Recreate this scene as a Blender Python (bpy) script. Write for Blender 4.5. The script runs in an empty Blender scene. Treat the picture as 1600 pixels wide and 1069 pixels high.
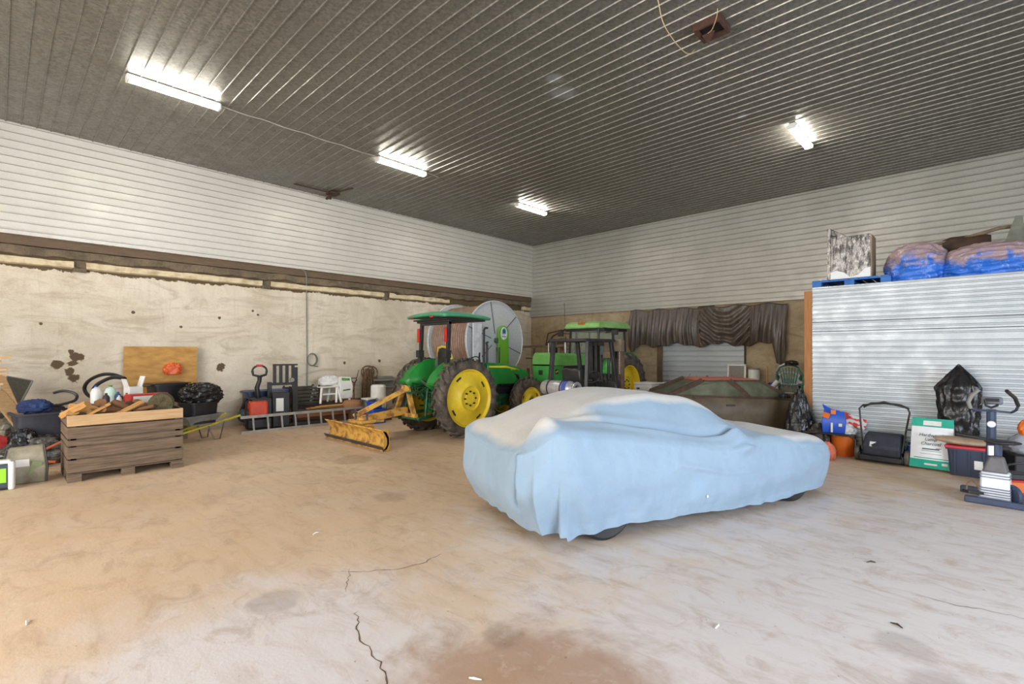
import bpy, math, random
from mathutils import Vector, Matrix, Euler, noise
PI = math.pi
SC = bpy.context.scene
COL = SC.collection
# ------------------------------------------------------------ camera
EYE = 1.75
cam_d = bpy.data.cameras.new('camera'); cam = bpy.data.objects.new('camera', cam_d); COL.objects.link(cam)
cam_d.sensor_width = 36.0; cam_d.lens = 36.0*766/1600
cam_d.shift_y = 16.5/1600
cam_d.clip_start = 0.05; cam_d.clip_end = 200
YAW = math.atan2(.690, .724)
cam.location = (0, 0, EYE); cam.rotation_euler = (PI/2, 0, YAW)
SC.camera = cam
# ------------------------------------------------------------ world, daylight, exposure
w = bpy.data.worlds.new('world'); SC.world = w; w.use_nodes = True
wn = w.node_tree.nodes; wl = w.node_tree.links
bg = wn['Background']
sky = wn.new('ShaderNodeTexSky'); sky.sky_type = 'HOSEK_WILKIE'; sky.sun_direction = (0.3, -0.5, 0.8); sky.turbidity = 4
wl.new(sky.outputs[0], bg.inputs[0]); bg.inputs[1].default_value = 0.6
SC.view_settings.view_transform = 'Standard'; SC.view_settings.look = 'None'
SC.view_settings.gamma = 1; SC.view_settings.use_curve_mapping = False
SC.view_settings.exposure = -0.07
def area(name, loc, rot, sx, sy, power, col):
    l = bpy.data.lights.new(name, 'AREA'); l.shape = 'RECTANGLE'; l.size = sx; l.size_y = sy
    l.energy = power; l.color = col
    o = bpy.data.objects.new(name, l); o.location = loc; o.rotation_euler = rot; COL.objects.link(o)
    return o
# daylight pouring in through the two big open doors behind the photographer
DAY_FRONT = (920, 1050)
area('daylight_right_door', (4.9, 2.6, 2.2), (0, PI/2, 0), 4.2, 6.2, DAY_FRONT[0], (.78, .88, 1.0))
area('daylight_front_door', (-4.2, -4.9, 2.6), (-PI/2, 0, PI), 8.0, 4.6, DAY_FRONT[1], (1.0, .965, .92))
# ------------------------------------------------------------ room numbers
XL, YB, ZC = -12.86, 14.6, 5.935
XR, YF = 5.0, -5.0
Z_CL, Z_CB = 3.91, 3.145
# ------------------------------------------------------------ helpers
FX, FY, RX, RY = -.690, .724, .724, .690
def gp(px, py, z=0.0):
    D = 766*(EYE-z)/(py-551.0); L = D*(px-800)/766.0
    return Vector((FX*D+RX*L, FY*D+RY*L, z))
def vp(px, py, D):
    L = D*(px-800)/766.0
    return Vector((FX*D+RX*L, FY*D+RY*L, EYE-(py-551)*D/766.0))
def lin(v):
    v /= 255.0
    return v/12.92 if v <= .04045 else ((v+.055)/1.055)**2.4
def C(r, g, b): return (lin(r), lin(g), lin(b), 1)
class N:
    """small wrapper that builds one node material"""
    def __init__(s, name):
        s.m = bpy.data.materials.new(name); s.m.use_nodes = True
        s.t = s.m.node_tree; s.b = s.t.nodes['Principled BSDF']
        s.tc = s.t.nodes.new('ShaderNodeTexCoord').outputs['Object']
        s.geo = None
    def n(s, kind, **kw):
        x = s.t.nodes.new(kind)
        for k, v in kw.items(): setattr(x, k, v)
        return x
    def l(s, a, b): s.t.links.new(a, b)
    def pos(s):
        if s.geo is None: s.geo = s.n('ShaderNodeNewGeometry').outputs['Position']
        return s.geo
    def noise(s, scale, detail=4, rough=.6, stretch=(1, 1, 1), vec=None, dist=0):
        mp = s.n('ShaderNodeMapping'); mp.inputs['Scale'].default_value = stretch
        s.l(vec or s.tc, mp.inputs['Vector'])
        x = s.n('ShaderNodeTexNoise'); x.inputs['Scale'].default_value = scale
        x.inputs['Detail'].default_value = detail; x.inputs['Roughness'].default_value = rough
        x.inputs['Distortion'].default_value = dist
        s.l(mp.outputs[0], x.inputs['Vector']); return x.outputs[0]
    def ramp(s, fac, stops):
        r = s.n('ShaderNodeValToRGB'); e = r.color_ramp.elements
        while len(e) < len(stops): e.new(.5)
        for k, (p, c) in enumerate(stops):
            e[k].position = p; e[k].color = c if not isinstance(c, (int, float)) else (c, c, c, 1)
        s.l(fac, r.inputs[0]); return r.outputs[0]
    def mix(s, fac, a, b, mode='MIX'):
        x = s.n('ShaderNodeMix'); x.data_type = 'RGBA'; x.blend_type = mode
        for v, i in ((fac, 0), (a, 6), (b, 7)):
            if isinstance(v, (int, float, tuple)): x.inputs[i].default_value = v
            else: s.l(v, x.inputs[i])
        return x.outputs[2]
    def math(s, op, a, b=0.0, cl=False):
        x = s.n('ShaderNodeMath', operation=op); x.use_clamp = cl
        for v, i in ((a, 0), (b, 1)):
            if isinstance(v, (int, float)): x.inputs[i].default_value = v
            else: s.l(v, x.inputs[i])
        return x.outputs[0]
    def spot(s, p, r, nz, amt=.6, soft=.12):
        """1 inside a ragged blotch of radius r (world metres) round p"""
        d = s.n('ShaderNodeVectorMath', operation='DISTANCE'); s.l(s.pos(), d.inputs[0]); d.inputs[1].default_value = p
        q = s.math('DIVIDE', d.outputs['Value'], r)
        q = s.math('ADD', q, s.math('MULTIPLY', s.math('SUBTRACT', nz, .5), amt*4))
        m = s.n('ShaderNodeMapRange'); m.interpolation_type = 'SMOOTHSTEP'
        m.inputs['From Min'].default_value = 1-soft; m.inputs['From Max'].default_value = 1+soft
        m.inputs['To Min'].default_value = 1; m.inputs['To Max'].default_value = 0
        s.l(q, m.inputs['Value']); return m.outputs['Result']
    def bump(s, h, strength=.3, dist=.02):
        x = s.n('ShaderNodeBump'); x.inputs['Strength'].default_value = strength; x.inputs['Distance'].default_value = dist
        s.l(h, x.inputs['Height'])
        s.l(x.outputs[0], s.b.inputs['Normal'])
    def done(s, col=None, rough=.6, metal=0.0, spec=None):
        if col is not None:
            if isinstance(col, tuple): s.b.inputs['Base Color'].default_value = col
            else: s.l(col, s.b.inputs['Base Color'])
        if isinstance(rough, (int, float)): s.b.inputs['Roughness'].default_value = rough
        else: s.l(rough, s.b.inputs['Roughness'])
        s.b.inputs['Metallic'].default_value = metal
        if spec is not None: s.b.inputs['Specular IOR Level'].default_value = spec
        return s.m
MATS = {}
def pm(name, c1, c2=None, scale=6, rough=.6, metal=0.0, bump=0.0, stretch=(1, 1, 1), lo=.35, hi=.65, bscale=None, bd=.01, spec=None, detail=5):
    """two-tone noise material"""
    if name in MATS: return MATS[name]
    k = N(name)
    c2 = c2 or tuple(x*.75 for x in c1[:3])+(1,)
    nz = k.noise(scale, detail, .6, stretch)
    col = k.mix(k.ramp(nz, [(lo, 0.0), (hi, 1.0)]), c1, c2)
    if bump: k.bump(k.noise(bscale or scale*4, 4, .6, stretch), bump, bd)
    MATS[name] = k.done(col, rough, metal, spec); return MATS[name]
def wood(name, c1, c2, axis=1, rough=.75, s=4):
    st = [14, 14, 14]; st[axis] = 1
    return pm(name, c1, c2, s, rough, 0, .25, tuple(st), .3, .7, s*2)
def emis(name, col, st):
    k = N(name); k.b.inputs['Emission Color'].default_value = col; k.b.inputs['Emission Strength'].default_value = st
    return k.done(col, .5)
# ---- mesh builder
class M:
    def __init__(s): s.v = []; s.f = []
    def add(s, vs, fs, mat=None):
        o = len(s.v)
        s.v += [tuple(mat @ Vector(p)) if mat else tuple(p) for p in vs]
        s.f += [tuple(i+o for i in f) for f in fs]; return s
    def box(s, c, d, rot=(0, 0, 0), taper=1.0):
        x, y, z = d[0]/2, d[1]/2, d[2]/2; t = taper
        vs = [(-x, -y, -z), (x, -y, -z), (x, y, -z), (-x, y, -z), (-x*t, -y*t, z), (x*t, -y*t, z), (x*t, y*t, z), (-x*t, y*t, z)]
        fs = [(0, 3, 2, 1), (4, 5, 6, 7), (0, 1, 5, 4), (1, 2, 6, 5), (2, 3, 7, 6), (3, 0, 4, 7)]
        return s.add(vs, fs, Matrix.Translation(c) @ Euler(rot).to_matrix().to_4x4())
    def bb(s, a, b):
        return s.box([(a[i]+b[i])/2 for i in range(3)], [abs(b[i]-a[i]) for i in range(3)])
    def bar(s, p, q, w, h=None, up=(0, 0, 1)):
        p = Vector(p); q = Vector(q); d = q-p; L = d.length; d.normalize(); h = h or w
        u = Vector(up); sd = d.cross(u)
        if sd.length < 1e-3: sd = d.cross(Vector((1, 0, 0)))
        sd.normalize(); u2 = sd.cross(d)
        m = Matrix((( sd.x, d.x, u2.x, (p.x+q.x)/2), (sd.y, d.y, u2.y, (p.y+q.y)/2), (sd.z, d.z, u2.z, (p.z+q.z)/2), (0, 0, 0, 1)))
        x, y, z = w/2, L/2, h/2
        vs = [(-x, -y, -z), (x, -y, -z), (x, y, -z), (-x, y, -z), (-x, -y, z), (x, -y, z), (x, y, z), (-x, y, z)]
        return s.add(vs, [(0, 3, 2, 1), (4, 5, 6, 7), (0, 1, 5, 4), (1, 2, 6, 5), (2, 3, 7, 6), (3, 0, 4, 7)], m)
    def tube(s, pts, r, n=8, closed=False):
        P = [Vector(p) for p in pts]; k = len(P)
        rr = r if isinstance(r, (list, tuple)) else [r]*k
        def tan(i):
            a = P[(i-1) % k] if (closed or i > 0) else P[i]; b = P[(i+1) % k] if (closed or i < k-1) else P[i]
            return (b-a).normalized()
        t0 = tan(0); u = t0.orthogonal().normalized(); vs = []
        for i in range(k):
            t = tan(i); u = (u-t*u.dot(t)); u = u.normalized() if u.length > 1e-6 else t.orthogonal().normalized(); v = t.cross(u)
            vs += [P[i]+(u*math.cos(2*PI*j/n)+v*math.sin(2*PI*j/n))*rr[i] for j in range(n)]
        fs = []
        for i in range(k if closed else k-1):
            for j in range(n):
                a = i*n+j; b = i*n+(j+1) % n; c = ((i+1) % k)*n+(j+1) % n; d = ((i+1) % k)*n+j
                fs.append((a, b, c, d))
        if not closed: fs += [tuple(reversed(range(n))), tuple((k-1)*n+j for j in range(n))]
        return s.add(vs, fs)
    def cyl(s, p, q, r, n=20, r2=None): return s.tube([p, q], [r, r if r2 is None else r2], n)
    def lathe(s, prof, n=32, c=(0, 0, 0), axis='z', caps=False):
        """prof: list of (radius, height)"""
        vs = []; fs = []; k = len(prof)
        for r, h in prof:
            for j in range(n):
                a = 2*PI*j/n; x, y = r*math.cos(a), r*math.sin(a)
                p = (x, y, h) if axis == 'z' else ((h, x, y) if axis == 'x' else (y, h, x))
                vs.append((p[0]+c[0], p[1]+c[1], p[2]+c[2]))
        for i in range(k-1):
            for j in range(n):
                fs.append((i*n+j, i*n+(j+1) % n, (i+1)*n+(j+1) % n, (i+1)*n+j))
        if caps: fs += [tuple(reversed(range(n))), tuple((k-1)*n+j for j in range(n))]
        return s.add(vs, fs)
    def prism(s, poly, a, b, axis='x'):
        """poly 2-D points extruded from a to b along axis"""
        def P(u, v, h): return (h, u, v) if axis == 'x' else ((u, h, v) if axis == 'y' else (u, v, h))
        n = len(poly); vs = [P(u, v, a) for u, v in poly]+[P(u, v, b) for u, v in poly]
        fs = [tuple(range(n)), tuple(reversed(range(n, 2*n)))]+[(i, i+n, (i+1) % n+n, (i+1) % n) for i in range(n)]
        return s.add(vs, fs)
    def grid(s, fn, nu, nv, closed=False):
        vs = [fn(i/(nu if closed else nu-1), j/(nv-1)) for j in range(nv) for i in range(nu)]; fs = []
        for j in range(nv-1):
            for i in range(nu if closed else nu-1):
                fs.append((j*nu+i, j*nu+(i+1) % nu, (j+1)*nu+(i+1) % nu, (j+1)*nu+i))
        return s.add(vs, fs)
    def loft(s, secs, cap=True):
        n = len(secs[0]); vs = [p for q in secs for p in q]; fs = []
        for i in range(len(secs)-1):
            for j in range(n): fs.append((i*n+j, i*n+(j+1) % n, (i+1)*n+(j+1) % n, (i+1)*n+j))
        if cap: fs += [tuple(reversed(range(n))), tuple((len(secs)-1)*n+j for j in range(n))]
        return s.add(vs, fs)
    def build(s, name, mat, parent=None, loc=None, rotz=0, smooth=35, bevel=0, seg=2, thick=0, fix=True):
        me = bpy.data.meshes.new(name); me.from_pydata([tuple(p) for p in s.v], [], s.f); me.validate()
        if fix:
            import bmesh
            bm = bmesh.new(); bm.from_mesh(me); bmesh.ops.recalc_face_normals(bm, faces=bm.faces); bm.to_mesh(me); bm.free()
        if smooth:
            me.polygons.foreach_set('use_smooth', [True]*len(me.polygons)); me.set_sharp_from_angle(angle=math.radians(smooth))
        if mat: me.materials.append(mat)
        o = bpy.data.objects.new(name, me); COL.objects.link(o)
        if parent: o.parent = parent
        if loc is not None: o.location = loc
        o.rotation_euler.z = rotz
        if thick:
            q = o.modifiers.new('solid', 'SOLIDIFY'); q.thickness = thick
        if bevel:
            q = o.modifiers.new('bevel', 'BEVEL'); q.width = bevel; q.segments = seg; q.limit_method = 'ANGLE'; q.angle_limit = math.radians(40)
        return o
def tag(o, label, cat, group=None, kind=None):
    o['label'] = label; o['category'] = cat
    if group: o['group'] = group
    if kind: o['kind'] = kind
    return o
def thing(name, label, cat, loc=(0, 0, 0), rotz=0, group=None, tilt=None):
    o = bpy.data.objects.new(name, None); COL.objects.link(o); o.empty_display_size = .1
    o.location = loc; o.rotation_euler = (tilt[0], tilt[1], rotz) if tilt else (0, 0, rotz)
    return tag(o, label, cat, group)
def struct(o): o['kind'] = 'structure'; return o
def copy_tree(o, parent=None):
    c = o.copy(); COL.objects.link(c); c.parent = parent
    for ch in list(o.children): copy_tree(ch, c)
    return c
def fbm(p, s=1.0, oct=3): return noise.fractal(Vector(p)*s, 1.0, 2.0, oct)
def text(string, size, mat, parent, loc, rot, name='lettering', sx=1.0, depth=.001, al='CENTER', shear=0):
    cu = bpy.data.curves.new('t', 'FONT'); cu.body = string; cu.size = size; cu.align_x = al; cu.align_y = 'CENTER'; cu.extrude = depth; cu.resolution_u = 2; cu.shear = shear
    t = bpy.data.objects.new('t', cu); me = bpy.data.meshes.new_from_object(t); bpy.data.objects.remove(t); me.name = name
    me.materials.clear(); me.materials.append(mat)
    o = bpy.data.objects.new(name, me); COL.objects.link(o); o.parent = parent; o.location = loc; o.rotation_euler = rot; o.scale = (sx, 1, 1)
    return o
def crumple(name, mat, c, size, seed=0, amp=.14, flat=True, parent=None, pinch=0.0, n=56, m=36, fold=7, rotz=0, sharp=28):
    """creased bag of thin film: sphere pushed in and out along ridges, flat underneath"""
    b = M(); o = Vector((seed*7.3, seed*3.1, seed*5.7))
    def fn(u, v):
        th = v*PI; ph = u*2*PI
        d = Vector((math.sin(th)*math.cos(ph), math.sin(th)*math.sin(ph), -math.cos(th)))
        q = d*1.6+o
        rd = 1-abs(noise.noise(q*1.6))*2.0
        rd2 = 1-abs(noise.noise(q*fold*.6))*2.2
        r = 1+amp*(rd-.5)+amp*.5*(rd2-.4)
        p = d*r
        if pinch and p.z > 0:
            k = max(0, 1-pinch*max(0, p.z)**1.5); p.x *= k; p.y *= k; p.z *= 1+.4*pinch*p.z
        # boxier than a ball
        p.x = math.copysign(abs(p.x)**.85, p.x); p.y = math.copysign(abs(p.y)**.85, p.y)
        if flat and p.z < -.62: p.z = -.62
        return (p.x*size[0]/2, p.y*size[1]/2, (p.z+.62)*size[2]/1.62)
    b.grid(fn, n, m, True)
    ob = b.build(name, mat, parent, c, rotz, sharp)
    return ob
# ============================================================ materials
def m_floor():
    k = N('concrete_floor'); p = k.pos()
    big = k.noise(.35, 4, .6, vec=p, dist=.6); mid = k.noise(1.6, 5, .65, vec=p, dist=.4); fine = k.noise(45, 3, .6, vec=p); st = k.noise(3, 4, .6, (.5, 3.2, 1), vec=p)
    col = k.mix(k.ramp(big, [(.35, 0.), (.62, 1.)]), C(222, 194, 162), C(204, 174, 142))
    col = k.mix(k.ramp(mid, [(.42, 0.), (.66, .7)]), col, C(206, 184, 160))
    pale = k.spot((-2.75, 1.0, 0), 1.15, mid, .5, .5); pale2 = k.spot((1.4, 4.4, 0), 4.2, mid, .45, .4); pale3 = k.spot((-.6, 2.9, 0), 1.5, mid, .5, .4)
    col = k.mix(k.math('MULTIPLY', k.math('MAXIMUM', k.math('MAXIMUM', pale, pale2), pale3), .85), col, C(212, 206, 206))  # cool daylight patches from the open door, painted into the floor colour
    br = k.spot((-1.5, 1.75, 0), .75, mid, .55, .35)
    col = k.mix(k.math('MULTIPLY', br, .75), col, C(158, 118, 84))
    br2 = k.spot((.35, 2.9, 0), .5, mid, .5, .3)
    col = k.mix(k.math('MULTIPLY', br2, .4), col, C(172, 150, 136))
    col = k.mix(k.ramp(st, [(.5, 0.), (.72, .2)]), col, C(150, 120, 94))
    for q, r in (((-2.15, 2.15, 0), .12), ((-.35, 3.75, 0), .14), ((-.1, 3.3, 0), .2), ((-3.6, 1.35, 0), .16), ((-5.2, 3.3, 0), .22), ((-7.4, 4.0, 0), .3)):
        col = k.mix(k.math('MULTIPLY', k.spot(q, r, mid, .5, .3), .3), col, C(112, 92, 76))
    col = k.mix(k.ramp(k.noise(2.6, 7, .75, (1, 1.6, 1), vec=p, dist=1.0), [(.5, 0.), (.68, .45)]), col, C(158, 126, 98))
    col = k.mix(k.ramp(k.noise(7, 6, .75, vec=p, dist=.6), [(.55, 0.), (.75, .35)]), col, C(226, 214, 200))
    spk = k.ramp(k.noise(26, 2, .5, vec=p), [(.73, 0.), (.76, .5)]); col = k.mix(spk, col, C(120, 100, 84))
    k.bump(k.mix(.5, fine, mid), .25, .01)
    return k.done(col, k.ramp(mid, [(.3, .5), (.7, .75)]), 0, .3)
def m_plaster(name, ca, cb, dark, blotches, band=None):
    k = N(name); p = k.pos()
    a = k.noise(.8, 6, .7, vec=p, dist=.8); b = k.noise(5, 6, .7, (1, 1, 1.8), vec=p, dist=.5); drip = k.noise(3, 5, .6, (1, 2.2, .3), vec=p, dist=1.2); hz = k.noise(1.1, 7, .72, (1, .8, 3), vec=p, dist=1.2); gr = k.noise(28, 4, .7, (1, 1, 2), vec=p)
    col = k.mix(k.ramp(a, [(.38, 0.), (.62, 1.)]), ca, cb)
    col = k.mix(k.ramp(hz, [(.5, 0.), (.66, .6)]), col, dark)
    col = k.mix(k.ramp(drip, [(.56, 0.), (.74, .3)]), col, dark)
    col = k.mix(k.ramp(b, [(.6, 0.), (.72, .35)]), col, dark)
    col = k.mix(k.ramp(gr, [(.52, 0.), (.75, .5)]), col, dark)
    for q, r, cc, am in blotches:
        col = k.mix(k.spot(q, r, b, am, .1), col, cc)
    sep = k.n('ShaderNodeSeparateXYZ'); k.l(p, sep.inputs[0])
    # dirt splashed up from the floor
    low = k.math('ADD', sep.outputs['Z'], k.math('MULTIPLY', k.math('SUBTRACT', a, .5), 1.6))
    col = k.mix(k.math('MULTIPLY', k.ramp(low, [(.05, 1.), (.5, 0.)]), .5), col, C(112, 92, 70))
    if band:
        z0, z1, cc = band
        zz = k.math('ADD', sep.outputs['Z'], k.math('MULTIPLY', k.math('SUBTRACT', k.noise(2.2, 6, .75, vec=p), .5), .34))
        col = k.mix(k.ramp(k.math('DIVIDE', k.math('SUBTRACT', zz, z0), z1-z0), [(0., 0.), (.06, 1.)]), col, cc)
    k.bump(k.mix(.5, a, b), .35, .03)
    return k.done(col, .85, 0, .25)
def m_galv(name, c1, c2, rough=.36, metal=.75, spangle=26, grime=None, marks=()):
    k = N(name); p = k.pos()
    v = k.n('ShaderNodeTexVoronoi'); v.inputs['Scale'].default_value = spangle; k.l(p, v.inputs['Vector'])
    col = k.mix(k.math('MULTIPLY', v.outputs['Color'], 1.0), c1, c2)
    big = k.noise(.9, 5, .65, vec=p); col = k.mix(k.ramp(big, [(.4, 0.), (.7, .4)]), col, grime or c2)
    for q, r in marks: col = k.mix(k.math('MULTIPLY', k.spot(q, r, big, .5, .4), .45), col, C(200, 204, 210))
    k.bump(k.noise(1.5, 3, .5, vec=p), .12, .05)
    return k.done(col, k.ramp(k.noise(4, 4, .6, vec=p), [(.3, rough*.8), (.7, rough*1.35)]), metal)
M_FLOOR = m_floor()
HOLE = C(104, 86, 66)
def wl_(px, py):
    t = XL/(FX+RX*(px-800)/766.0); return tuple(vp(px, py, t))
holes = [(wl_(126, 558), .06, HOLE, .7), (wl_(117, 558), .08, HOLE, .7), (wl_(112, 568), .07, HOLE, .7), (wl_(110, 580), .08, HOLE, .7), (wl_(117, 590), .08, HOLE, .7), (wl_(90, 569), .08, HOLE, .7), (wl_(111, 549), .04, HOLE, .6), (wl_(345, 574), .085, HOLE, .6),
         (wl_(64, 506), .03, HOLE, .5), (wl_(208, 488), .035, HOLE, .5), (wl_(283, 511), .03, HOLE, .5), (wl_(343, 497), .03, HOLE, .5), (wl_(395, 486), .03, HOLE, .5), (wl_(403, 492), .03, HOLE, .5), (wl_(538, 567), .04, HOLE, .5), (wl_(593, 564), .04, HOLE, .5), (wl_(529, 602), .05, HOLE, .5), (wl_(499, 595), .03, HOLE, .4)]
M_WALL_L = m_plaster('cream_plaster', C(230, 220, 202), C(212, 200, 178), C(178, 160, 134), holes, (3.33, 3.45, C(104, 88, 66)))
M_WALL_B = m_plaster('brown_plaster', C(190, 172, 142), C(168, 146, 114), C(138, 116, 86), [((-5.9, 14.6, 2.95), .3, C(112, 88, 60), .6), ((-11.3, 14.6, 2.05), .25, C(112, 88, 60), .6)])
M_WALL_O = m_plaster('grey_plaster', C(200, 194, 184), C(184, 174, 160), C(160, 150, 134), [])
M_CEIL = m_galv('galvanised_ceiling_steel', C(150, 147, 138), C(112, 110, 104), .42, .6, 30, C(118, 115, 108), [(tuple(vp(x_, y_, 766*(EYE-ZC)/(y_-551))), r_) for x_, y_, r_ in ((865, 122, .14), (878, 145, .17), (1160, 182, .1))])
M_CLAD_L = m_galv('pale_galvanised_cladding', C(220, 217, 208), C(214, 210, 200), .45, .3, 60, C(194, 188, 176))
M_CLAD_B = m_galv('galvanised_cladding', C(192, 190, 180), C(182, 180, 171), .42, .4, 60, C(154, 150, 140))
M_CLAD_P = m_galv('bright_galvanised_sheet', C(194, 199, 202), C(184, 191, 195), .42, .3, 60, C(180, 184, 186))
M_POST = wood('orange_timber', C(182, 126, 76), C(150, 98, 56), 2)
M_MORTAR = pm('rough_mortar', C(104, 92, 76), C(134, 118, 96), 3.5, .95, 0, 1.0, bscale=14, bd=.05)
M_BROWNWOOD = wood('weathered_plate_timber', C(120, 100, 78), C(92, 76, 60), 1)
M_CREAM = pm('flaking_cream_paint', C(226, 210, 176), C(186, 164, 128), 5, .8, 0, .5, lo=.45, hi=.7)
M_DARKRIB = pm('rusty_dark_steel', C(58, 44, 36), C(86, 62, 46), 8, .7, .2)
# ============================================================ room shell
def ribbed(name, mat, origin, along, across, out, length, width, pitch, rib=.035, h=.02, parent=None, base=.0, notch=0, depth=.03):
    """sheet with raised trapezoid ribs: ribs run along `along`, repeat over `across`, stick out along `out`"""
    A, B, O = Vector(along), Vector(across), Vector(out); P = Vector(origin); prof = [(0, 0)]; t = pitch*.5
    while t < width-rib:
        if notch: prof += [(t-notch*.6, 0), (t-notch*.5, -depth), (t+notch*.5, -depth), (t+notch*.6, h), (t+rib*.6, h), (t+rib, 0)]
        else: prof += [(t-rib*.5, 0), (t-rib*.25, h), (t+rib*.25, h), (t+rib*.5, 0)]
        t += pitch
    prof += [(width, 0), (width, -.02-(depth if notch else 0)), (0, -.02-(depth if notch else 0))]
    b = M(); n = len(prof)
    vs = [P+B*u+O*(v+base) for u, v in prof]; vs += [q+A*length for q in vs]
    fs = [(i, (i+1) % n, (i+1) % n+n, i+n) for i in range(n)]
    b.add(vs, fs)
    return b.build(name, mat, parent, smooth=0)
W = .25
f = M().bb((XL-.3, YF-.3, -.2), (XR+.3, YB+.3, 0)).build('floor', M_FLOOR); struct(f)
M_CRACK = pm('dirt_filled_crack', C(92, 70, 52), C(112, 88, 68), 20, .95)
def crack(pts, wd, seed):
    random.seed(seed); P = [gp(x, y) for x, y in pts]; Q = []
    for i in range(len(P)-1):
        n_ = max(3, int((P[i+1]-P[i]).length/.035))
        for k in range(n_): Q.append(P[i].lerp(P[i+1], k/n_)+Vector((random.uniform(-1, 1), random.uniform(-1, 1), 0))*.014)
    Q.append(P[-1]); b = M(); vs = []; m_ = len(Q)
    for i, q in enumerate(Q):
        d = (Q[min(m_-1, i+1)]-Q[max(0, i-1)]).normalized(); sd = Vector((-d.y, d.x, 0)); ww = wd*(.35+random.random())*min(1, (i+1)/5, (m_-i)/5)
        vs += [q+sd*ww+Vector((0, 0, .0015)), q-sd*ww+Vector((0, 0, .0015))]
    b.add(vs, [(2*i, 2*i+1, 2*i+3, 2*i+2) for i in range(m_-1)]); b.build('crack', M_CRACK, f, smooth=0)
crack([(545, 890), (546, 903), (541, 912), (541, 926)], .0035, 1)
crack([(556, 955), (560, 973), (556, 988), (575, 1012), (590, 1030), (598, 1050), (602, 1069), (615, 1100)], .004, 2)
crack([(690, 866), (660, 880), (620, 890), (570, 893), (520, 894)], .003, 3)
crack([(1430, 930), (1500, 947), (1560, 957), (1620, 972)], .003, 5)
c = ribbed('ceiling', M_CEIL, (XL, YF, ZC), (1, 0, 0), (0, 1, 0), (0, 0, -1), XR-XL, YB-YF, .2, .026, .014); struct(c)
M().bb((XL-.2, YF-.2, ZC+.03), (XR+.2, YB+.2, ZC+.15)).build('roof_deck', M_DARKRIB, c)
# left wall with its cladding, plate, mortar band and ledge
wlf = M().bb((XL-.25, YF, 0), (XL, YB+.25, ZC)).build('wall_left', M_WALL_L); struct(wlf)
ribbed('cladding', M_CLAD_L, (XL+.14, YF, Z_CL), (0, 1, 0), (0, 0, 1), (1, 0, 0), YB-YF, ZC-Z_CL, .147, .03, .010, wlf, .02, .0085, .03)
M().bb((XL, YF, Z_CL), (XL+.10, YB, Z_CL+.02)).build('cladding_soffit', M_BROWNWOOD, wlf)
pl = M().bb((XL, YF, 3.74), (XL+.10, YB, Z_CL)).build('trim_1', M_BROWNWOOD); struct(pl)
def ragged_strip(name, mat, y0, y1, z0, z1, dep, amp0=.03, amp1=.03, seed=0, parent=None, n=260, x0=XL):
    b = M(); n = max(12, int((y1-y0)*22))
    def fn(u, v):
        y = y0+(y1-y0)*u; zb = z0+amp0*fbm((y*1.9+seed, 3, seed), 1.0, 4); zt = z1+amp1*fbm((y*2.3-seed, 9, seed), 1.0, 4)
        q = (v-.0)
        x = x0+dep*min(1, min(v, 1-v)*12)*(1+.35*fbm((y*3, v*2, seed), 1.4))
        return (x, y, zb+(zt-zb)*q)
    b.grid(fn, n, 9); return b.build(name, mat, parent)
mb_ = ragged_strip('trim_2', M_MORTAR, YF, YB-.02, 3.55, 3.75, .075, .07, .01, 1); struct(mb_)
# flaking cream ledge in three runs with dark pockets between
def wy(px): t = XL/(FX+RX*(px-800)/766.0); return vp(px, 551, t).y
runs = [(YF, wy(117)-.02), (wy(134), wy(408)), (wy(421), wy(598)), (wy(606), wy(700)), (wy(812), wy(829))]
for a_, b_ in runs:
    r_ = ragged_strip('trim_3', M_CREAM, a_, b_, 3.385, 3.535, .085, .012, .02+(.03 if a_ > 6 else 0), a_, None); struct(r_)
for px in (126, 415, 602):
    o_ = M().bb((XL, wy(px)-.12, 3.38), (XL+.02, wy(px)+.12, 3.56)).box((XL+.05, wy(px)-.02, 3.37), (.1, .2, .08), (0, .2, .3)).build('trim_4', M_MORTAR, bevel=.01); struct(o_)
# back wall with opening and roll door
DXL, DXR, DZ = vp(1036, 551, 1).x, 0, 0
def bx(px): t = YB/(FY+RY*(px-800)/766.0); return vp(px, 551, t).x
def bz(px, py): t = YB/(FY+RY*(px-800)/766.0); return EYE-(py-551)*t/766.0
d0, d1 = bx(1035), bx(1163)
wb = M().bb((XL-.25, YB, 0), (d0, YB+.25, ZC)).bb((d1, YB, 0), (XR+.25, YB+.25, ZC)).bb((d0, YB, 2.75), (d1, YB+.25, ZC)).build('wall_back', M_WALL_B); struct(wb)
ribbed('cladding', M_CLAD_B, (XL, YB-.08, Z_CB), (1, 0, 0), (0, 0, 1), (0, -1, 0), XR-XL, ZC-Z_CB, .147, .03, .010, wb, .02, .0085, .03)
M().bb((XL, YB-.05, Z_CB), (XR, YB, Z_CB+.02)).build('cladding_soffit', M_BROWNWOOD, wb)
dr = ribbed('door_1', M_CLAD_P, (d0, YB+.06, 0), (1, 0, 0), (0, 0, 1), (0, -1, 0), d1-d0, 2.75, .155, .035, .012, None, .0, .016); struct(dr)
jb = M().bb((d0-.16, YB-.04, 0), (d0, YB+.1, 2.75)).build('trim_5', M_BROWNWOOD, bevel=.006); struct(jb)
jb = M().bb((d1, YB-.02, 0), (d1+.05, YB+.1, 2.75)).build('trim_6', M_DARKRIB); struct(jb)
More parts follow.
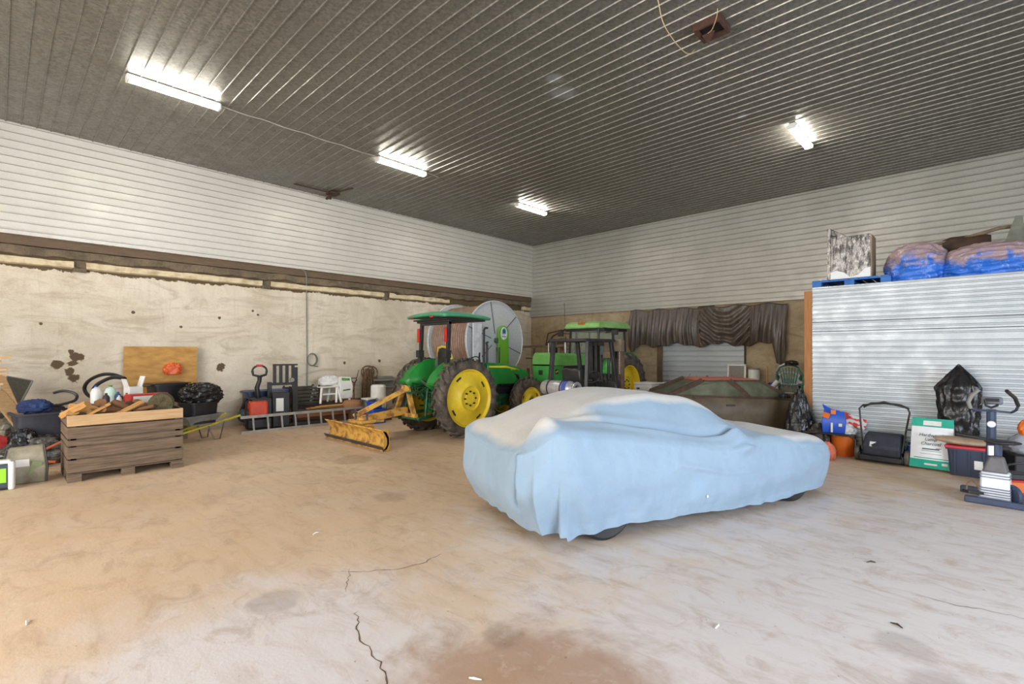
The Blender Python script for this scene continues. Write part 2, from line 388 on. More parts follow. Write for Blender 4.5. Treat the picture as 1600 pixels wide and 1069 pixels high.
# other two walls, with the big door openings daylight comes through
wr = M().bb((XR, YF, 0), (XR+.25, -.6, ZC)).bb((XR, 5.8, 0), (XR+.25, YB, ZC)).bb((XR, -.6, 4.4), (XR+.25, 5.8, ZC)).build('wall_right', M_WALL_O); struct(wr)
wf = M().bb((XL, YF-.25, 0), (-8.4, YF, ZC)).bb((0, YF-.25, 0), (XR+.25, YF, ZC)).bb((-8.4, YF-.25, 5.0), (0, YF, ZC)).build('wall_front', M_WALL_O); struct(wf)
g = M().bb((-40, -40, -.26), (40, YF-.3, -.2)).bb((XR+.3, YF-.3, -.26), (40, 40, -.2)).build('ground', pm('gravel', C(180, 172, 160), C(150, 142, 130), 3, .9)); struct(g)
# partition: loft bay in front of the back wall, faced with lapped corrugated sheets
PY = 10.2; PX = -2.18; PZ = 2.92
pt = M().bb((PX, PY+.05, 0), (XR, PY+.12, PZ-.05)).bb((PX, PY+.05, PZ-.08), (XR, YB-.1, PZ-.02)).build('wall_partition', M_BROWNWOOD); struct(pt)
z = 0; rows = [(1.38, .075, .05, .014), (.0, 0, 0, 0)]
ribbed('corrugated_sheet', M_CLAD_P, (PX, PY, 0), (1, 0, 0), (0, 0, 1), (0, -1, 0), XR-PX, 1.62, .068, .03, .012, pt, .05, .010)
for z0, z1, pit in ((1.60, 1.87, .09), (1.86, 2.13, .13), (2.12, 2.30, .09), (2.29, 2.56, .085), (2.55, PZ, .075)):
    ribbed('corrugated_sheet', M_CLAD_P, (PX, PY-.005, z0), (1, 0, 0), (0, 0, 1), (0, -1, 0), XR-PX, z1-z0, pit, .03, .011, pt, .05+.012*(int(round(z0*10)) % 2), .009)
ps = M().bb((PX-.13, PY-.06, 0), (PX-.005, PY+.14, PZ-.06)).build('trim_7', M_POST, bevel=.006); struct(ps)
# ceiling marks: scraped pale patch, hatch hole
# ============================================================ ceiling lights
M_TUBE = emis('lit_diffuser', (1.0, .96, .88, 1), 80)
M_WHITE = pm('white_enamel', C(232, 232, 228), C(214, 214, 208), 4, .4)
def cl(px, py):
    D = 766*(EYE-ZC)/(py-551); return vp(px, py, D)
lampspec = [((202, 115), (340, 160), 'ceiling strip light, largest in view, over the wood crate side'),
            ((590, 243), (663, 268), 'ceiling strip light with its cable end above the canopy tractor and yellow blade'),
            ((807, 315), (852, 331), 'small ceiling strip light deepest in the shed, near the wall corner'),
            ((1232, 188), (1268, 225), 'lone ceiling strip light above the covered car and black sheeting side')]
proto = None
for a_, b_, lab in lampspec:
    p, q = cl(*a_), cl(*b_); mid = (p+q)/2; L = 1.25
    if proto is None:
        t = thing('ceiling_light', lab, 'light', (mid.x, mid.y, ZC-.02), 0, 'strip lights on the ceiling')
        M().box((0, 0, -.02), (.11, L, .04)).build('housing', M_WHITE, t, bevel=.008)
        dm = M(); prof = [(.10*math.sin(a), -.055-.05*math.cos(a)) for a in [PI*k/10-PI/2 for k in range(11)]]
        prof = [(x*.75, z_) for x, z_ in prof]
        dm.prism(prof, -L/2+.03, L/2-.03, 'y').build('diffuser', M_TUBE, t)
        for s in (-1, 1): M().box((0, s*(L/2-.015), -.06), (.15, .035, .09)).build('end_cap', M_WHITE, t, bevel=.008)
        proto = t
    else:
        t = copy_tree(proto); t.location = (mid.x, mid.y, ZC-.02); t['label'] = lab
lx = proto.location.x
cb = M().tube([(lx, proto.location.y+.62+(4.6)*k/40, ZC-.035-.02*abs(math.sin(k*.5))) for k in range(41)], .008, 6)
tag(cb.build('power_cable', pm('pale_cable', C(190, 186, 176))), 'thin pale cable running along the ceiling between strip lights', 'cable')
# hatch
hp = cl(1112, 38)
t = thing('flue_box', 'rusty square flue collar opening in the dark ribbed ceiling', 'flue', (hp.x, hp.y, ZC), 0)
M().bb((-.17, -.17, -.1), (.17, -.14, .0)).bb((-.17, .14, -.1), (.17, .17, 0)).bb((-.17, -.14, -.1), (-.14, .14, 0)).bb((.14, -.14, -.1), (.17, .14, 0)).build('collar', pm('rust', C(84, 54, 42), C(58, 40, 32), 9, .8), t)
M().bb((-.13, -.13, -.045), (.13, .13, -.028)).build('inner_plate', pm('flue_black', C(34, 28, 25)), t)  # near-black plate drawn as the open flue hole
M().prism([(-.12, -.1), (.04, -.1), (-.04, -.24)], -.02, .0, 'y').build('hanging_flap', pm('rust', C(84, 54, 42)), t)
def wire(pts, D0, r, name, mat, lab, cat='wire'):
    P = [vp(x, y, D) for x, y, D in pts]; Q = []
    for i in range(len(P)-1):
        p0 = P[max(0, i-1)]; p1 = P[i]; p2 = P[i+1]; p3 = P[min(len(P)-1, i+2)]
        for k in range(8):
            s = k/8; Q.append(.5*((2*p1)+(-p0+p2)*s+(2*p0-5*p1+4*p2-p3)*s*s+(-p0+3*p1-3*p2+p3)*s**3))
    Q.append(P[-1]); return tag(M().tube(Q, r, 6).build(name, mat), lab, cat)
M_WIRE = pm('tan_wire', C(190, 164, 124))
wire([(1020, -30, 5.5), (1028, 0, 5.6), (1036, 35, 5.7), (1052, 62, 5.9), (1068, 80, 6.1), (1078, 84, 6.2), (1085, 78, 6.3)], 0, .006, 'hanging_wire', M_WIRE, 'tan wire drooping from the ceiling towards the flue opening')
wire([(1121, 8, 5.95), (1120, 25, 6.0), (1113, 45, 6.1), (1106, 52, 6.2)], 0, .005, 'hanging_wire', M_WIRE, 'short tan wire looped inside the rusty flue opening')
# bracket at the top of the left cladding
bp = cl(520, 300)
t = thing('ceiling_bracket', 'dark steel bracket with two thin arms on the ceiling by the cladding', 'bracket', (bp.x, bp.y, ZC), 0)
M().box((0, 0, -.05), (.28, .26, .05)).box((-.05, -.05, -.12), (.06, .06, .14)).box((-.05, -.12, -.18), (.12, .05, .05)).build('bracket_plate', M_DARKRIB, t, bevel=.005)
M().bar((0, 0, -.035), (.0, -1.0, -.035), .05, .02).build('arm', M_DARKRIB, t)
M().bar((0, 0, -.035), (.75, .15, -.035), .05, .02).build('arm', M_DARKRIB, t)
# wall conduit, outlet, coil on the left wall
def wp(px, py, off=.0):
    t_ = (XL+off)/(FX+RX*(px-800)/766.0); return vp(px, py, t_)
M_GREY = pm('grey_plastic', C(150, 148, 142), C(126, 124, 118), 5, .6)
pts = [wp(473, 422, .16), wp(477, 425, .18), wp(478.5, 432, .15), wp(479, 445, .06)]+[wp(479+k*.08, 460+k*14.5, .03) for k in range(11)]
tag(M().tube(pts, .014, 8).build('conduit', M_GREY), 'grey conduit dropping down the cream wall to a socket', 'conduit')
q = wp(481, 608, 0)
t = thing('wall_socket', 'small grey outlet box at the end of the wall conduit', 'socket', q)
M().box((.03, 0, 0), (.06, .14, .16)).build('socket_box', pm('pale_grey_box', C(190, 184, 170)), t, bevel=.01)
M().box((.062, .01, 0), (.01, .06, .06)).build('receptacle', pm('black_rubber', C(28, 28, 28), C(40, 40, 40)), t)
q = wp(487, 562, .03)
b = M()
for k in range(4): b.tube([(.02+.012*k, (.115+.008*k)*math.cos(a), (.155+.006*((k*7) % 3))*math.sin(a)) for a in [2*PI*j/28 for j in range(28)]], .009, 6, True)
b.tube([(.03, .02, -.15), (.04, .08, -.18), (.03, .16, -.19)], .009, 6)
tag(b.build('wire_coil', pm('grey_green_cable', C(120, 122, 108)), loc=q), 'small coil of grey cable hung on the cream wall by the conduit', 'coil')
# ============================================================ vehicles
M_GREEN = pm('tractor_green_paint', C(36, 136, 54), C(28, 114, 46), 3, .32, 0, lo=.3, hi=.8)
M_GREEN2 = pm('older_green_paint', C(70, 158, 72), C(56, 138, 60), 3, .38)
M_GREENL = pm('faded_green_roof', C(120, 180, 92), C(96, 160, 76), 3, .5)
M_CANOPY = pm('canopy_green', C(84, 160, 122), C(62, 140, 102), 3, .3)
M_YEL = pm('yellow_rim_paint', C(240, 212, 56), C(228, 196, 44), 5, .38)
M_YELB = pm('worn_yellow_paint', C(214, 166, 74), C(150, 102, 60), 7, .65, 0, .2, lo=.46, hi=.62)
M_TYRE = pm('tyre_rubber', C(66, 60, 55), C(118, 106, 92), 5, .85, 0, .3, lo=.4, hi=.7)
M_BLACK = pm('black_painted_steel', C(34, 34, 36), C(52, 50, 48), 6, .5)
M_BLKP = pm('black_plastic', C(30, 30, 33), C(44, 44, 46), 6, .45)
M_STEEL = pm('bare_steel', C(150, 148, 144), C(110, 108, 102), 9, .35, .8)
M_BLUEST = pm('scraped_blue_steel', C(88, 92, 112), C(60, 60, 70), 9, .4, .5)
M_VINYL = pm('black_vinyl', C(36, 34, 36), C(50, 48, 50), 5, .4)
M_YVIN = pm('yellow_vinyl', C(222, 196, 84), C(200, 172, 66), 5, .45)
M_RED = pm('red_plastic', C(198, 44, 36), C(170, 34, 30), 5, .45)
M_ORNG = pm('amber_lens', C(206, 96, 40), C(180, 80, 30), 5, .3)
M_STRIPE = pm('yellow_decal', C(232, 222, 60), C(220, 208, 50), 5, .4)
M_DARKGREEN = pm('oily_green_casting', C(34, 104, 56), C(24, 62, 40), 12, .6, 0, .3, lo=.4, hi=.6)
def tyre_mesh(R, w, rr, lugs, lh=.045):
    b = M(); h = w/2
    prof = [(rr, -h*.78), (rr+.03, -h*.92), ((R+rr)/2, -h), (R-.055, -h*.93), (R-.02, -h*.72), (R-.012, 0), (R-.02, h*.72), (R-.055, h*.93), ((R+rr)/2, h), (rr+.03, h*.92), (rr, h*.78)]
    b.lathe(prof, 56, axis='x')
    for i in range(lugs):
        for s in (-1, 1):
            a0 = 2*PI*(i+(.5 if s > 0 else 0))/lugs
            secs = []
            for (x, da, top) in ((s*.012, 0, R+lh), (s*h*.55, .11*R/.8*.8/R, R+lh*.9), (s*h*.98, .21*.8/R*.9, R-.01), (s*h*1.02, .24*.8/R*.9, R-.09)):
                a = a0+da; wd = .024/R
                def pt(r, aa): return (x, r*math.cos(aa), r*math.sin(aa))
                bot = top-.05
                secs.append([pt(bot, a-wd*1.2), pt(bot, a+wd*1.2), pt(top, a+wd*.8), pt(top, a-wd*.8)])
            b.loft(secs)
    return b
def rim_mesh(rr, w, side, dish):
    """side: +1 when the outer face looks to +x; dish: how far the disc sits in"""
    b = M(); h = w/2*.8; s = side
    pr = [(rr+.02, -h), (rr-.02, -h*.96), (rr-.045, -h*.6), (rr-.05, h*.55), (rr-.02, h*.94), (rr+.02, h)]
    b.lathe([(r, x*s) for r, x in pr], 48, axis='x')
    xd = h*.55-dish
    pr = [(rr-.05, xd), (rr*.80, xd+.015), (rr*.60, xd+.03), (rr*.50, xd+.07), (rr*.42, xd+.085), (rr*.40, xd+.05), (rr*.22, xd+.05), (rr*.2, xd+.07), (.05, xd+.075), (.001, xd+.075)]
    b.lathe([(r, x*s) for r, x in pr], 48, axis='x')
    return b, xd
def wheel(name, parent, pos, R, w, rr, side, lugs, dish=.02, rimmat=None, slots=4):
    t = tyre_mesh(R, w, rr, lugs).build(name, M_TYRE, parent, pos, smooth=30)
    b, xd = rim_mesh(rr, w, side, dish); r = b.build('rim', rimmat or M_YEL, t, smooth=30)
    s = side; hub = rr*.24
    for k in range(8):
        a = 2*PI*k/8; M().cyl((s*(xd+.04), 0, 0), (s*(xd+.085), 0, 0), .018, 8).build('wheel_nut', M_BLACK, t, (0, hub*math.cos(a), hub*math.sin(a)))
    for k in range(slots):
        a = 2*PI*k/slots+.6
        M().prism([(rr*.83*math.cos(a+q), rr*.83*math.sin(a+q)) for q in (-.14, -.05, .05, .14)]+[(rr*.77*math.cos(a+q), rr*.77*math.sin(a+q)) for q in (.14, .05, -.05, -.14)], s*(xd+.012), s*(xd+.022), 'x').build('rim_slot', M_BLACK, t)
    return t
def rbox(b, secs):  # sections: (y, halfw, z0, z1, round)
    out = []
    for y, hw, z0, z1, r in secs:
        pts = [(-hw, y, z0), (hw, y, z0), (hw, y, z1-r)]
        pts += [(hw-r+r*math.cos(a), y, z1-r+r*math.sin(a)) for a in (PI/8, PI/4, 3*PI/8, PI/2)]
        pts += [(-hw+r-r*math.sin(a), y, z1-r+r*math.cos(a)) for a in (0, PI/8, PI/4, 3*PI/8, PI/2)]
        out.append(pts)
    b.loft(out); return b
# ---------------------------------------------------------------- tractor with canopy
T = thing('tractor', 'green open-station tractor with a green canopy roof and big yellow wheels', 'tractor', (-8.46, 6.75, 0))
RW = .80
wheel('rear_wheel', T, (.70, 0, RW), RW, .32, .605, 1, 24, .0)
wheel('rear_wheel', T, (-.70, 0, RW), RW, .32, .605, -1, 24, .0)
wheel('front_wheel', T, (.50, 2.18, .56), .56, .27, .35, 1, 20, .0, slots=3)
wheel('front_wheel', T, (-.50, 2.18, .56), .56, .27, .35, -1, 20, .0, slots=3)
b = M(); rbox(b, [(-.35, .26, .45, 1.05, .06), (.5, .26, .45, 1.0, .06), (.6, .2, .45, .85, .05), (1.3, .2, .45, .8, .05), (1.9, .16, .5, .75, .04)])
b.cyl((-.56, 0, RW), (.56, 0, RW), .14, 20); b.cyl((-.4, 0, RW), (-.56, 0, RW), .2, 20); b.cyl((.4, 0, RW), (.56, 0, RW), .2, 20)
for k in range(6): b.box((-.2+.08*k, -.38, .62+.05*(k % 3)), (.05, .05, .28))
b.box((0, -.4, .95), (.42, .12, .1)); b.box((0, -.38, .62), (.3, .14, .16))
b.build('transmission', M_DARKGREEN, T, bevel=.012)
b = M().cyl((-.38, 2.18, .56), (.38, 2.18, .56), .085, 14).box((0, 2.18, .56), (.28, .26, .26)).box((0, 2.2, .7), (.18, .5, .12)); b.build('front_axle', M_DARKGREEN, T, bevel=.01)
b = M().box((0, 1.55, .92), (.36, .8, .3)).box((.19, 1.3, .95), (.1, .3, .16)).cyl((.2, 1.5, 1.0), (.2, 1.85, 1.0), .06, 12).box((0, 2.3, .95), (.34, .3, .36)); b.build('engine', M_BLKP, T, bevel=.015)
b = M(); rbox(b, [(.98, .31, 1.02, 1.50, .07), (1.0, .325, 1.0, 1.525, .09), (1.6, .31, 1.02, 1.49, .09), (2.1, .28, .98, 1.41, .09), (2.42, .25, .86, 1.32, .1), (2.50, .22, .9, 1.25, .1)])
hood = b.build('hood', M_GREEN, T, smooth=40)
b = M()
for s in (1,):
    b.add([(s*.327, 1.02, 1.405), (s*.316, 1.6, 1.385), (s*.287, 2.1, 1.315), (s*.287, 2.1, 1.335), (s*.316, 1.6, 1.435), (s*.327, 1.02, 1.445)], [(0, 1, 4, 5), (1, 2, 3, 4)])
b.build('stripe', M_STRIPE, hood, thick=.004)
b = M()
b.add([(.302, 1.86, 1.25), (.292, 2.06, 1.21), (.286, 2.09, 1.08), (.292, 2.0, 1.12), (.296, 1.95, 1.2)], [(0, 1, 2, 3, 4)]); b.build('side_vent', M_BLACK, hood, thick=.006)
b = M(); rbox(b, [(2.38, .235, .72, 1.22, .05), (2.47, .225, .74, 1.2, .05)]); b.box((0, 2.47, .98), (.36, .03, .4)); b.build('grille', M_BLKP, T)
text('5075M', .07, M_STRIPE, hood, (.302, 1.86, 1.345), (PI/2, 0, PI/2+.06), 'hood_lettering')
M().add([(.30, 1.2, 1.02), (.30, 1.75, 1.02), (.29, 2.2, .96), (.29, 2.2, .82), (.295, 2.02, .9), (.30, 1.9, 1.0)], [(0, 1, 2, 3, 4, 5)]).build('side_panel', M_GREEN, T, thick=.02)
for s in (-1, 1):
    b = M()
    def ff(u, v, s=s):
        a = math.radians(18+(158-18)*u); r = RW+.075
        x = s*(.36+.36*v); rr_ = r-(.05*v*v)
        if v > .93: rr_ -= .04
        return (x, rr_*math.cos(a)+.03, RW+rr_*math.sin(a)*.96-.02)
    b.grid(ff, 20, 10); b.build('fender', M_GREEN, T, thick=.015)
    b = M(); pts = [(s*.36, (RW+.07)*math.cos(a)+.03, RW+(RW+.07)*math.sin(a)*.96-.02) for a in [math.radians(18+14*k) for k in range(11)]]
    b.add(pts+[(s*.36, -.6, .95), (s*.36, .75, .95)], [tuple(range(13))]); b.build('fender_panel', M_GREEN, T, thick=.012)
pb = M().box((0, .72, .88), (.86, .62, .05)).box((0, .95, 1.2), (.5, .14, .6)); pb.build('platform', M_BLACK, T, bevel=.01)
for s in (-1, 1):
    b = M().bar((s*.47, -.36, 1.15), (s*.47, -.30, 1.75), .075, .09).bar((s*.47, -.30, 1.72), (s*.47, -.26, 2.40), .06, .075)
    b.box((s*.47, -.32, 1.72), (.1, .15, .16)); b.box((s*.47, -.36, 1.28), (.12, .16, .3))
    p_ = b.build('rollover_post', M_BLACK, T, bevel=.006)
    M().box((s*.47-.01, -.35, 2.12), (.075, .03, .3)).build('red_reflector', M_RED, p_, bevel=.004)
    M().box((s*.52, -.40, 1.42), (.05, .07, .17)).build('tail_light', M_ORNG, p_, bevel=.01)
M().box((0, -.26, 2.38), (1.0, .08, .08)).build('rollover_crossbar', M_BLACK, T, bevel=.006)
b = M()
def cf(u, v):
    x = -.66+1.32*u; y = -.52+1.27*v; e = max(abs(2*u-1)**6, abs(2*v-1)**6)
    return (x*(1-.03*abs(2*v-1)**3), y, 2.53+.05*math.cos((v-.4)*2.2)-.055*e-.03*abs(2*u-1)**2)
b.grid(cf, 22, 26)
cn = b.build('canopy', M_CANOPY, T, thick=-.055)
b = M().box((0, .12, 2.445), (1.16, 1.1, .03)).box((0, -.3, 2.42), (1.1, .1, .06)); b.build('canopy_liner', M_BLACK, cn, bevel=.01)
for s in (-1, .45): M().box((s*.48, -.525, 2.50), (.09, .03, .035)).build('marker_light', M_RED, cn, bevel=.004)
b = M(); rbox(b, [(-.05, .2, 1.5, 1.86, .08), (.08, .22, 1.2, 1.6, .06)]); b.box((0, .2, 1.25), (.46, .46, .14))
st = b.build('seat', M_VINYL, T, bevel=.02)
M().tube([(.22, .06, 1.42), (.225, .0, 1.66), (.17, -.04, 1.85), (0, -.06, 1.885), (-.17, -.04, 1.85), (-.225, 0, 1.66)], .032, 8).build('seat_bolster', M_YVIN, st)
b = M().tube([(.19*math.cos(a), .86+.05*math.sin(a)+.0, 1.52+.17*math.sin(a)*.8) for a in [2*PI*k/24 for k in range(24)]], .014, 6, True).bar((0, .86, 1.52), (0, 1.0, 1.3), .04)
b.bar((-.18, .86, 1.52), (.18, .86, 1.52), .02); b.build('steering_wheel', M_BLACK, T)
M().tube([(.26, 1.02, 1.4), (.26, 1.02, 1.92), (.24, 1.02, 1.97), (.2, 1.1, 1.99)], .028, 8).build('exhaust_pipe', M_BLACK, T)
M().tube([(-.1, 1.1, 1.5), (-.1, 1.12, 1.75)], .02, 8).build('air_stub', M_BLACK, T)
# three-point linkage
b = M()
for s in (-1, 1):
    b.bar((s*.28, -.2, .5), (s*.40, -1.0, .42), .05, .07); b.bar((s*.24, -.35, 1.02), (s*.34, -.72, .98), .05, .07); b.bar((s*.34, -.72, .98), (s*.38, -.8, .46), .035)
    b.bar((s*.3, -.3, .6), (s*.2, -.55, .62), .03)
b.bar((0, -.42, .9), (0, -.98, .93), .045); b.cyl((-.42, -1.0, .42), (.42, -1.0, .42), .02, 10); b.cyl((-.28, -.42, .78), (.28, -.42, .78), .03)
for k in range(4): b.tube([(-.3+.09*k, -.4, 1.05), (-.34+.1*k, -.62, 1.1-.06*k), (-.2+.12*k, -.7, .85), (-.1+.08*k, -.45, .8)], .013, 6)
b.build('hitch_linkage', M_DARKGREEN, T, bevel=.004)
b = M()
for k in range(5): b.tube([(-.18+.05*k, -.38, 1.12), (-.12+.06*k, -.55, 1.18-.03*k), (.02+.07*k, -.56, 1.08), (.1+.05*k, -.45, 1.0)], .009, 6)
b.build('hydraulic_hoses', M_STEEL, T)
# ---------------------------------------------------------------- rear blade
RB = thing('rear_blade', 'worn yellow grading blade hitched behind the canopy tractor', 'grader blade', (-8.69, 4.76, 0))
b = M(); prof = [(.10, .02), (.03, .05), (-.01, .12), (-.005, .22), (.04, .31), (.11, .37), (.10, .385), (.0, .335), (-.05, .24), (-.055, .12), (-.01, .03), (.08, 0)]
bl = M().prism([(-u+.0, v) for u, v in prof], -1.08, 1.08, 'x').build('blade', M_YELB, RB, rotz=0, bevel=.003)
M().box((0, -.085, .045), (2.19, .016, .10), (.55, 0, 0)).build('cutting_edge', M_BLUEST, bl, loc=(0, 0, 0))
b = M()
for x in (-1.03, -.4, .4, .96): b.box((x, -.02+.1, .2), (.03, .1, .3))
b.box((1.07, .0, .19), (.02, .13, .38)); b.build('stiffener', M_YELB, bl, bevel=.004)
b = M().box((0, .22, .42), (.5, .5, .05)).cyl((0, .2, .3), (0, .2, .5), .16, 20).box((0, .15, .33), (.7, .12, .1)); b.build('turntable', M_YELB, RB, bevel=.006)
b = M().bar((.05, .1, .45), (.05, 1.12, .55), .12, .14).bar((-.2, .2, .45), (.0, 1.0, .5), .09, .1); b.build('drawbar', M_YELB, RB, bevel=.006)
b = M().bar((-.18, .05, .5), (.15, 1.1, 1.02), .07, .09); b.build('stay_beam', M_YELB, RB, bevel=.006)
b = M().bar((.36, 1.1, .42), (.1, 1.1, 1.06), .1, .06).bar((-.36, 1.1, .42), (.02, 1.1, 1.06), .1, .06).box((.02, 1.1, .45), (.8, .09, .1)); b.build('hitch_frame', M_YELB, RB, bevel=.006)
b = M()
for x, y in ((-.32, .1), (-.1, .05), (.15, .15), (-.45, .3)): b.cyl((x, y, .42), (x, y, .58), .02, 8).box((x, y, .58), (.06, .06, .02))
b.build('pins', M_BLUEST, RB)
# ---------------------------------------------------------------- hose reel
HR = thing('hose_reel', 'huge grey irrigation reel wound with brown hose behind the canopy tractor', 'hose reel', (-10.2, 10.0, 0))
M_REEL = pm('brushed_reel_sheet', C(212, 214, 216), C(184, 187, 190), 5, .4, .15, .1, (1, 6, 6))
RZ = 2.1; RR = 1.16
def disc(x, parent, name='side_disc'):
    b = M(); b.lathe([(.001, x-.02), (RR-.03, x-.02), (RR-.015, x-.035), (RR, x-.02), (RR, x+.03), (RR-.02, x+.04), (RR-.03, x+.012), (.001, x+.012)], 64, axis='x', c=(0, 0, RZ)); 
    return b.build(name, M_REEL, parent, smooth=30)
d1_ = disc(0, HR); d2_ = disc(-1.72, HR)
b = M()
for k in range(6):
    a = PI/6+PI/3*k+.18; b.bar((.018, .2*math.cos(a), RZ+.2*math.sin(a)), (.018, (RR-.03)*math.cos(a), RZ+(RR-.03)*math.sin(a)), .012, .02)
b.build('sheet_seam', pm('dark_seam_steel', C(96, 98, 102)), d1_)  # thin seam bars in a darker grey than the disc
M_HOSE = pm('brown_hose', C(162, 132, 112), C(136, 108, 92), 8, .4)
b = M(); npitch = 17; rh = .05; prof = []
for k in range(npitch):
    x0 = -1.68+k*.098
    prof += [(RR-.17+.06*math.sin(PI*q/5), x0+.098*q/5) for q in range(5)]
b.lathe([(.3, -1.69)]+prof+[(.3, -.03)], 64, axis='x', c=(0, 0, RZ)); b.build('wound_hose', M_HOSE, HR, smooth=50)
M_LOGOG = pm('lime_green_paint', C(116, 180, 56), C(104, 168, 48), 3, .45)
# upright arm with round top on the near side
b = M(); arm = [(-.21, .9), (.21, .9), (.21, 2.33)]+[(.21*math.cos(a), 2.33+.21*math.sin(a)) for a in [PI*k/12 for k in range(1, 12)]]+[(-.21, 2.33)]
b.prism([(u, v) for u, v in arm], .07, .13, 'x')
ar = b.build('stand_arm', M_LOGOG, HR, loc=(0, .22, 0), bevel=.008)
M_LOGOW = pm('logo_white', C(240, 242, 240)); M_LOGOB = pm('logo_teal', C(60, 140, 160), C(50, 120, 150)); 
lg = M().lathe([(.001, 0), (.155, 0), (.155, .006), (.001, .006)], 32, axis='x', c=(0, 0, 0)).build('logo_plate', M_LOGOW, ar, loc=(.131, 0, 2.31))
lg.scale = (1, .88, 1.22)
for dy, dz in ((-.045, .04), (0, .065), (.045, .04)): 
    b = M().lathe([(.001, 0), (.034, 0), (.034, .004), (.001, .004)], 16, axis='x'); o = b.build('logo_drop', M_LOGOB, lg, loc=(.007, dy, dz)); o.scale = (1, 1, 1.9)
M().box((0, 0, 0), (.004, .2, .02)).build('logo_lettering', M_LOGOB, lg, loc=(.008, 0, -.075))
b = M().cyl((-2.0, 0, RZ), (.12, 0, RZ), .08, 16).box((-.85, 0, .62), (2.3, .3, .16)).box((-.85, -.85, .62), (2.2, .12, .14)).box((.1, 0, .9), (.12, .8, .4)).box((-1.9, 0, 1.3), (.1, .4, 1.5))
b.bar((.1, -.5, .62), (.1, 0, 1.2), .08).bar((.1, .5, .62), (.1, 0, 1.2), .08).box((-.9, .0, .62), (.14, 3.0, .14)); b.build('chassis', pm('dull_green_frame', C(60, 104, 50), C(80, 84, 60), 5, .6), HR, bevel=.008)
for y in (-1.05, ): 
    for x in (-1.75, .05): 
        M().lathe([(.2, -.12), (.4, -.13), (.43, -.08), (.43, .08), (.4, .13), (.2, .12)], 28, axis='x').build('carriage_wheel', M_TYRE, HR, loc=(x, y, .43))
M().bb((.14, -1.02, 1.35), (.18, -.70, 2.55)).build('belt_guard', pm('white_sheet', C(226, 228, 232)), HR, bevel=.01)
M().tube([(.22, -.66, 1.2), (.22, -.66, 2.38), (.22, -.6, 2.44), (.22, -.52, 2.44)], .03, 8).tube([(.22, -.06, 1.2), (.22, -.06, 1.9)], .02, 8).build('guard_rail', M_BLKP, HR)
# rusty framework beyond the reel
FR = thing('implement_frame', 'tangled rusty implement frame between the hose reel and cab tractor', 'implement', (-10.4, 12.9, 0))
M_DUST = pm('dusty_steel', C(136, 120, 98), C(104, 90, 72), 7, .8)
b = M().bar((-1.4, 0, 1.95), (1.2, 0, 2.0), .07, .08).bar((-.9, 0, .2), (.9, 0, 1.9), .06).bar((-1.2, 0, .4), (1.5, 0, .5), .1, .1).bar((.3, 0, 1.0), (.3, 0, 1.9), .05).bar((-1.0, .2, .5), (-1.0, .2, 1.9), .06).bar((-1.2, 0, 1.55), (1.3, 0, 1.5), .05)
b.bar((1.3, 0, 0), (1.3, 0, 1.2), .08).bar((-1.1, 0, 0), (-1.1, 0, 1.2), .08); b.build('frame_bars', M_DUST, FR)
b = M().tube([(-.2, -.1, 2.0), (.1, -.1, 2.3), (.6, -.1, 2.5), (.9, -.1, 2.45)], .03, 8).tube([(-.3, 0, 2.0), (-.2, 0, 2.4), (.4, 0, 2.5)], .02, 8).box((0, 0, 1.8), (.25, .2, .25)).box((-.5, 0, 1.62), (.3, .2, .2)).cyl((-.2, -.2, 1.4), (-.2, .2, 1.4), .16, 14); b.build('linkage_parts', M_DARKRIB, FR)
# ---------------------------------------------------------------- cab tractor
T2 = thing('tractor', 'green cab tractor standing behind the forklift, nose towards the canopy tractor', 'tractor', (-8.12, 12.15, 0), PI)
wheel('rear_wheel', T2, (-.92, 0, .85), .85, .42, .55, -1, 22, .10, slots=0)
wheel('rear_wheel', T2, (.92, 0, .85), .85, .42, .55, 1, 22, .10, slots=0)
wheel('front_wheel', T2, (-.62, 2.05, .42), .42, .25, .24, -1, 16, .0, slots=0)
wheel('front_wheel', T2, (.62, 2.05, .42), .42, .25, .24, 1, 16, .0, slots=0)
b = M(); rbox(b, [(1.0, .31, 1.42, 1.72, .1), (2.1, .31, 1.42, 1.74, .1), (2.5, .31, 1.42, 1.745, .1), (2.56, .28, 1.45, 1.70, .1)])
h2 = b.build('hood', M_GREENL, T2)
b = M(); rbox(b, [(2.0, .305, .78, 1.46, .02), (2.54, .305, .78, 1.46, .02)]); b.build('grille_shell', M_GREEN2, T2, bevel=.02)
b = M().bb((-.30, 1.0, .75), (.30, 2.0, 1.42)); b.build('engine', M_BLKP, T2, bevel=.02)
b = M().bb((-.24, .95, .6), (.24, 2.3, .8)).cyl((-.7, 0, .85), (.7, 0, .85), .16, 18).bb((-.3, -.4, .5), (.3, .95, 1.0)).cyl((-.5, 2.05, .42), (.5, 2.05, .42), .07, 12); b.build('chassis', M_DARKGREEN, T2, bevel=.02)
M().bb((-.305, 1.02, 1.405), (.305, 2.54, 1.45)).build('hood_trim', pm('dusty_trim', C(160, 160, 130)), h2, bevel=.004)
bd = M().bb((-.31-.004, 2.24, 1.20), (-.31+.004, 2.36, 1.32)).build('badge', M_BLACK, T2)
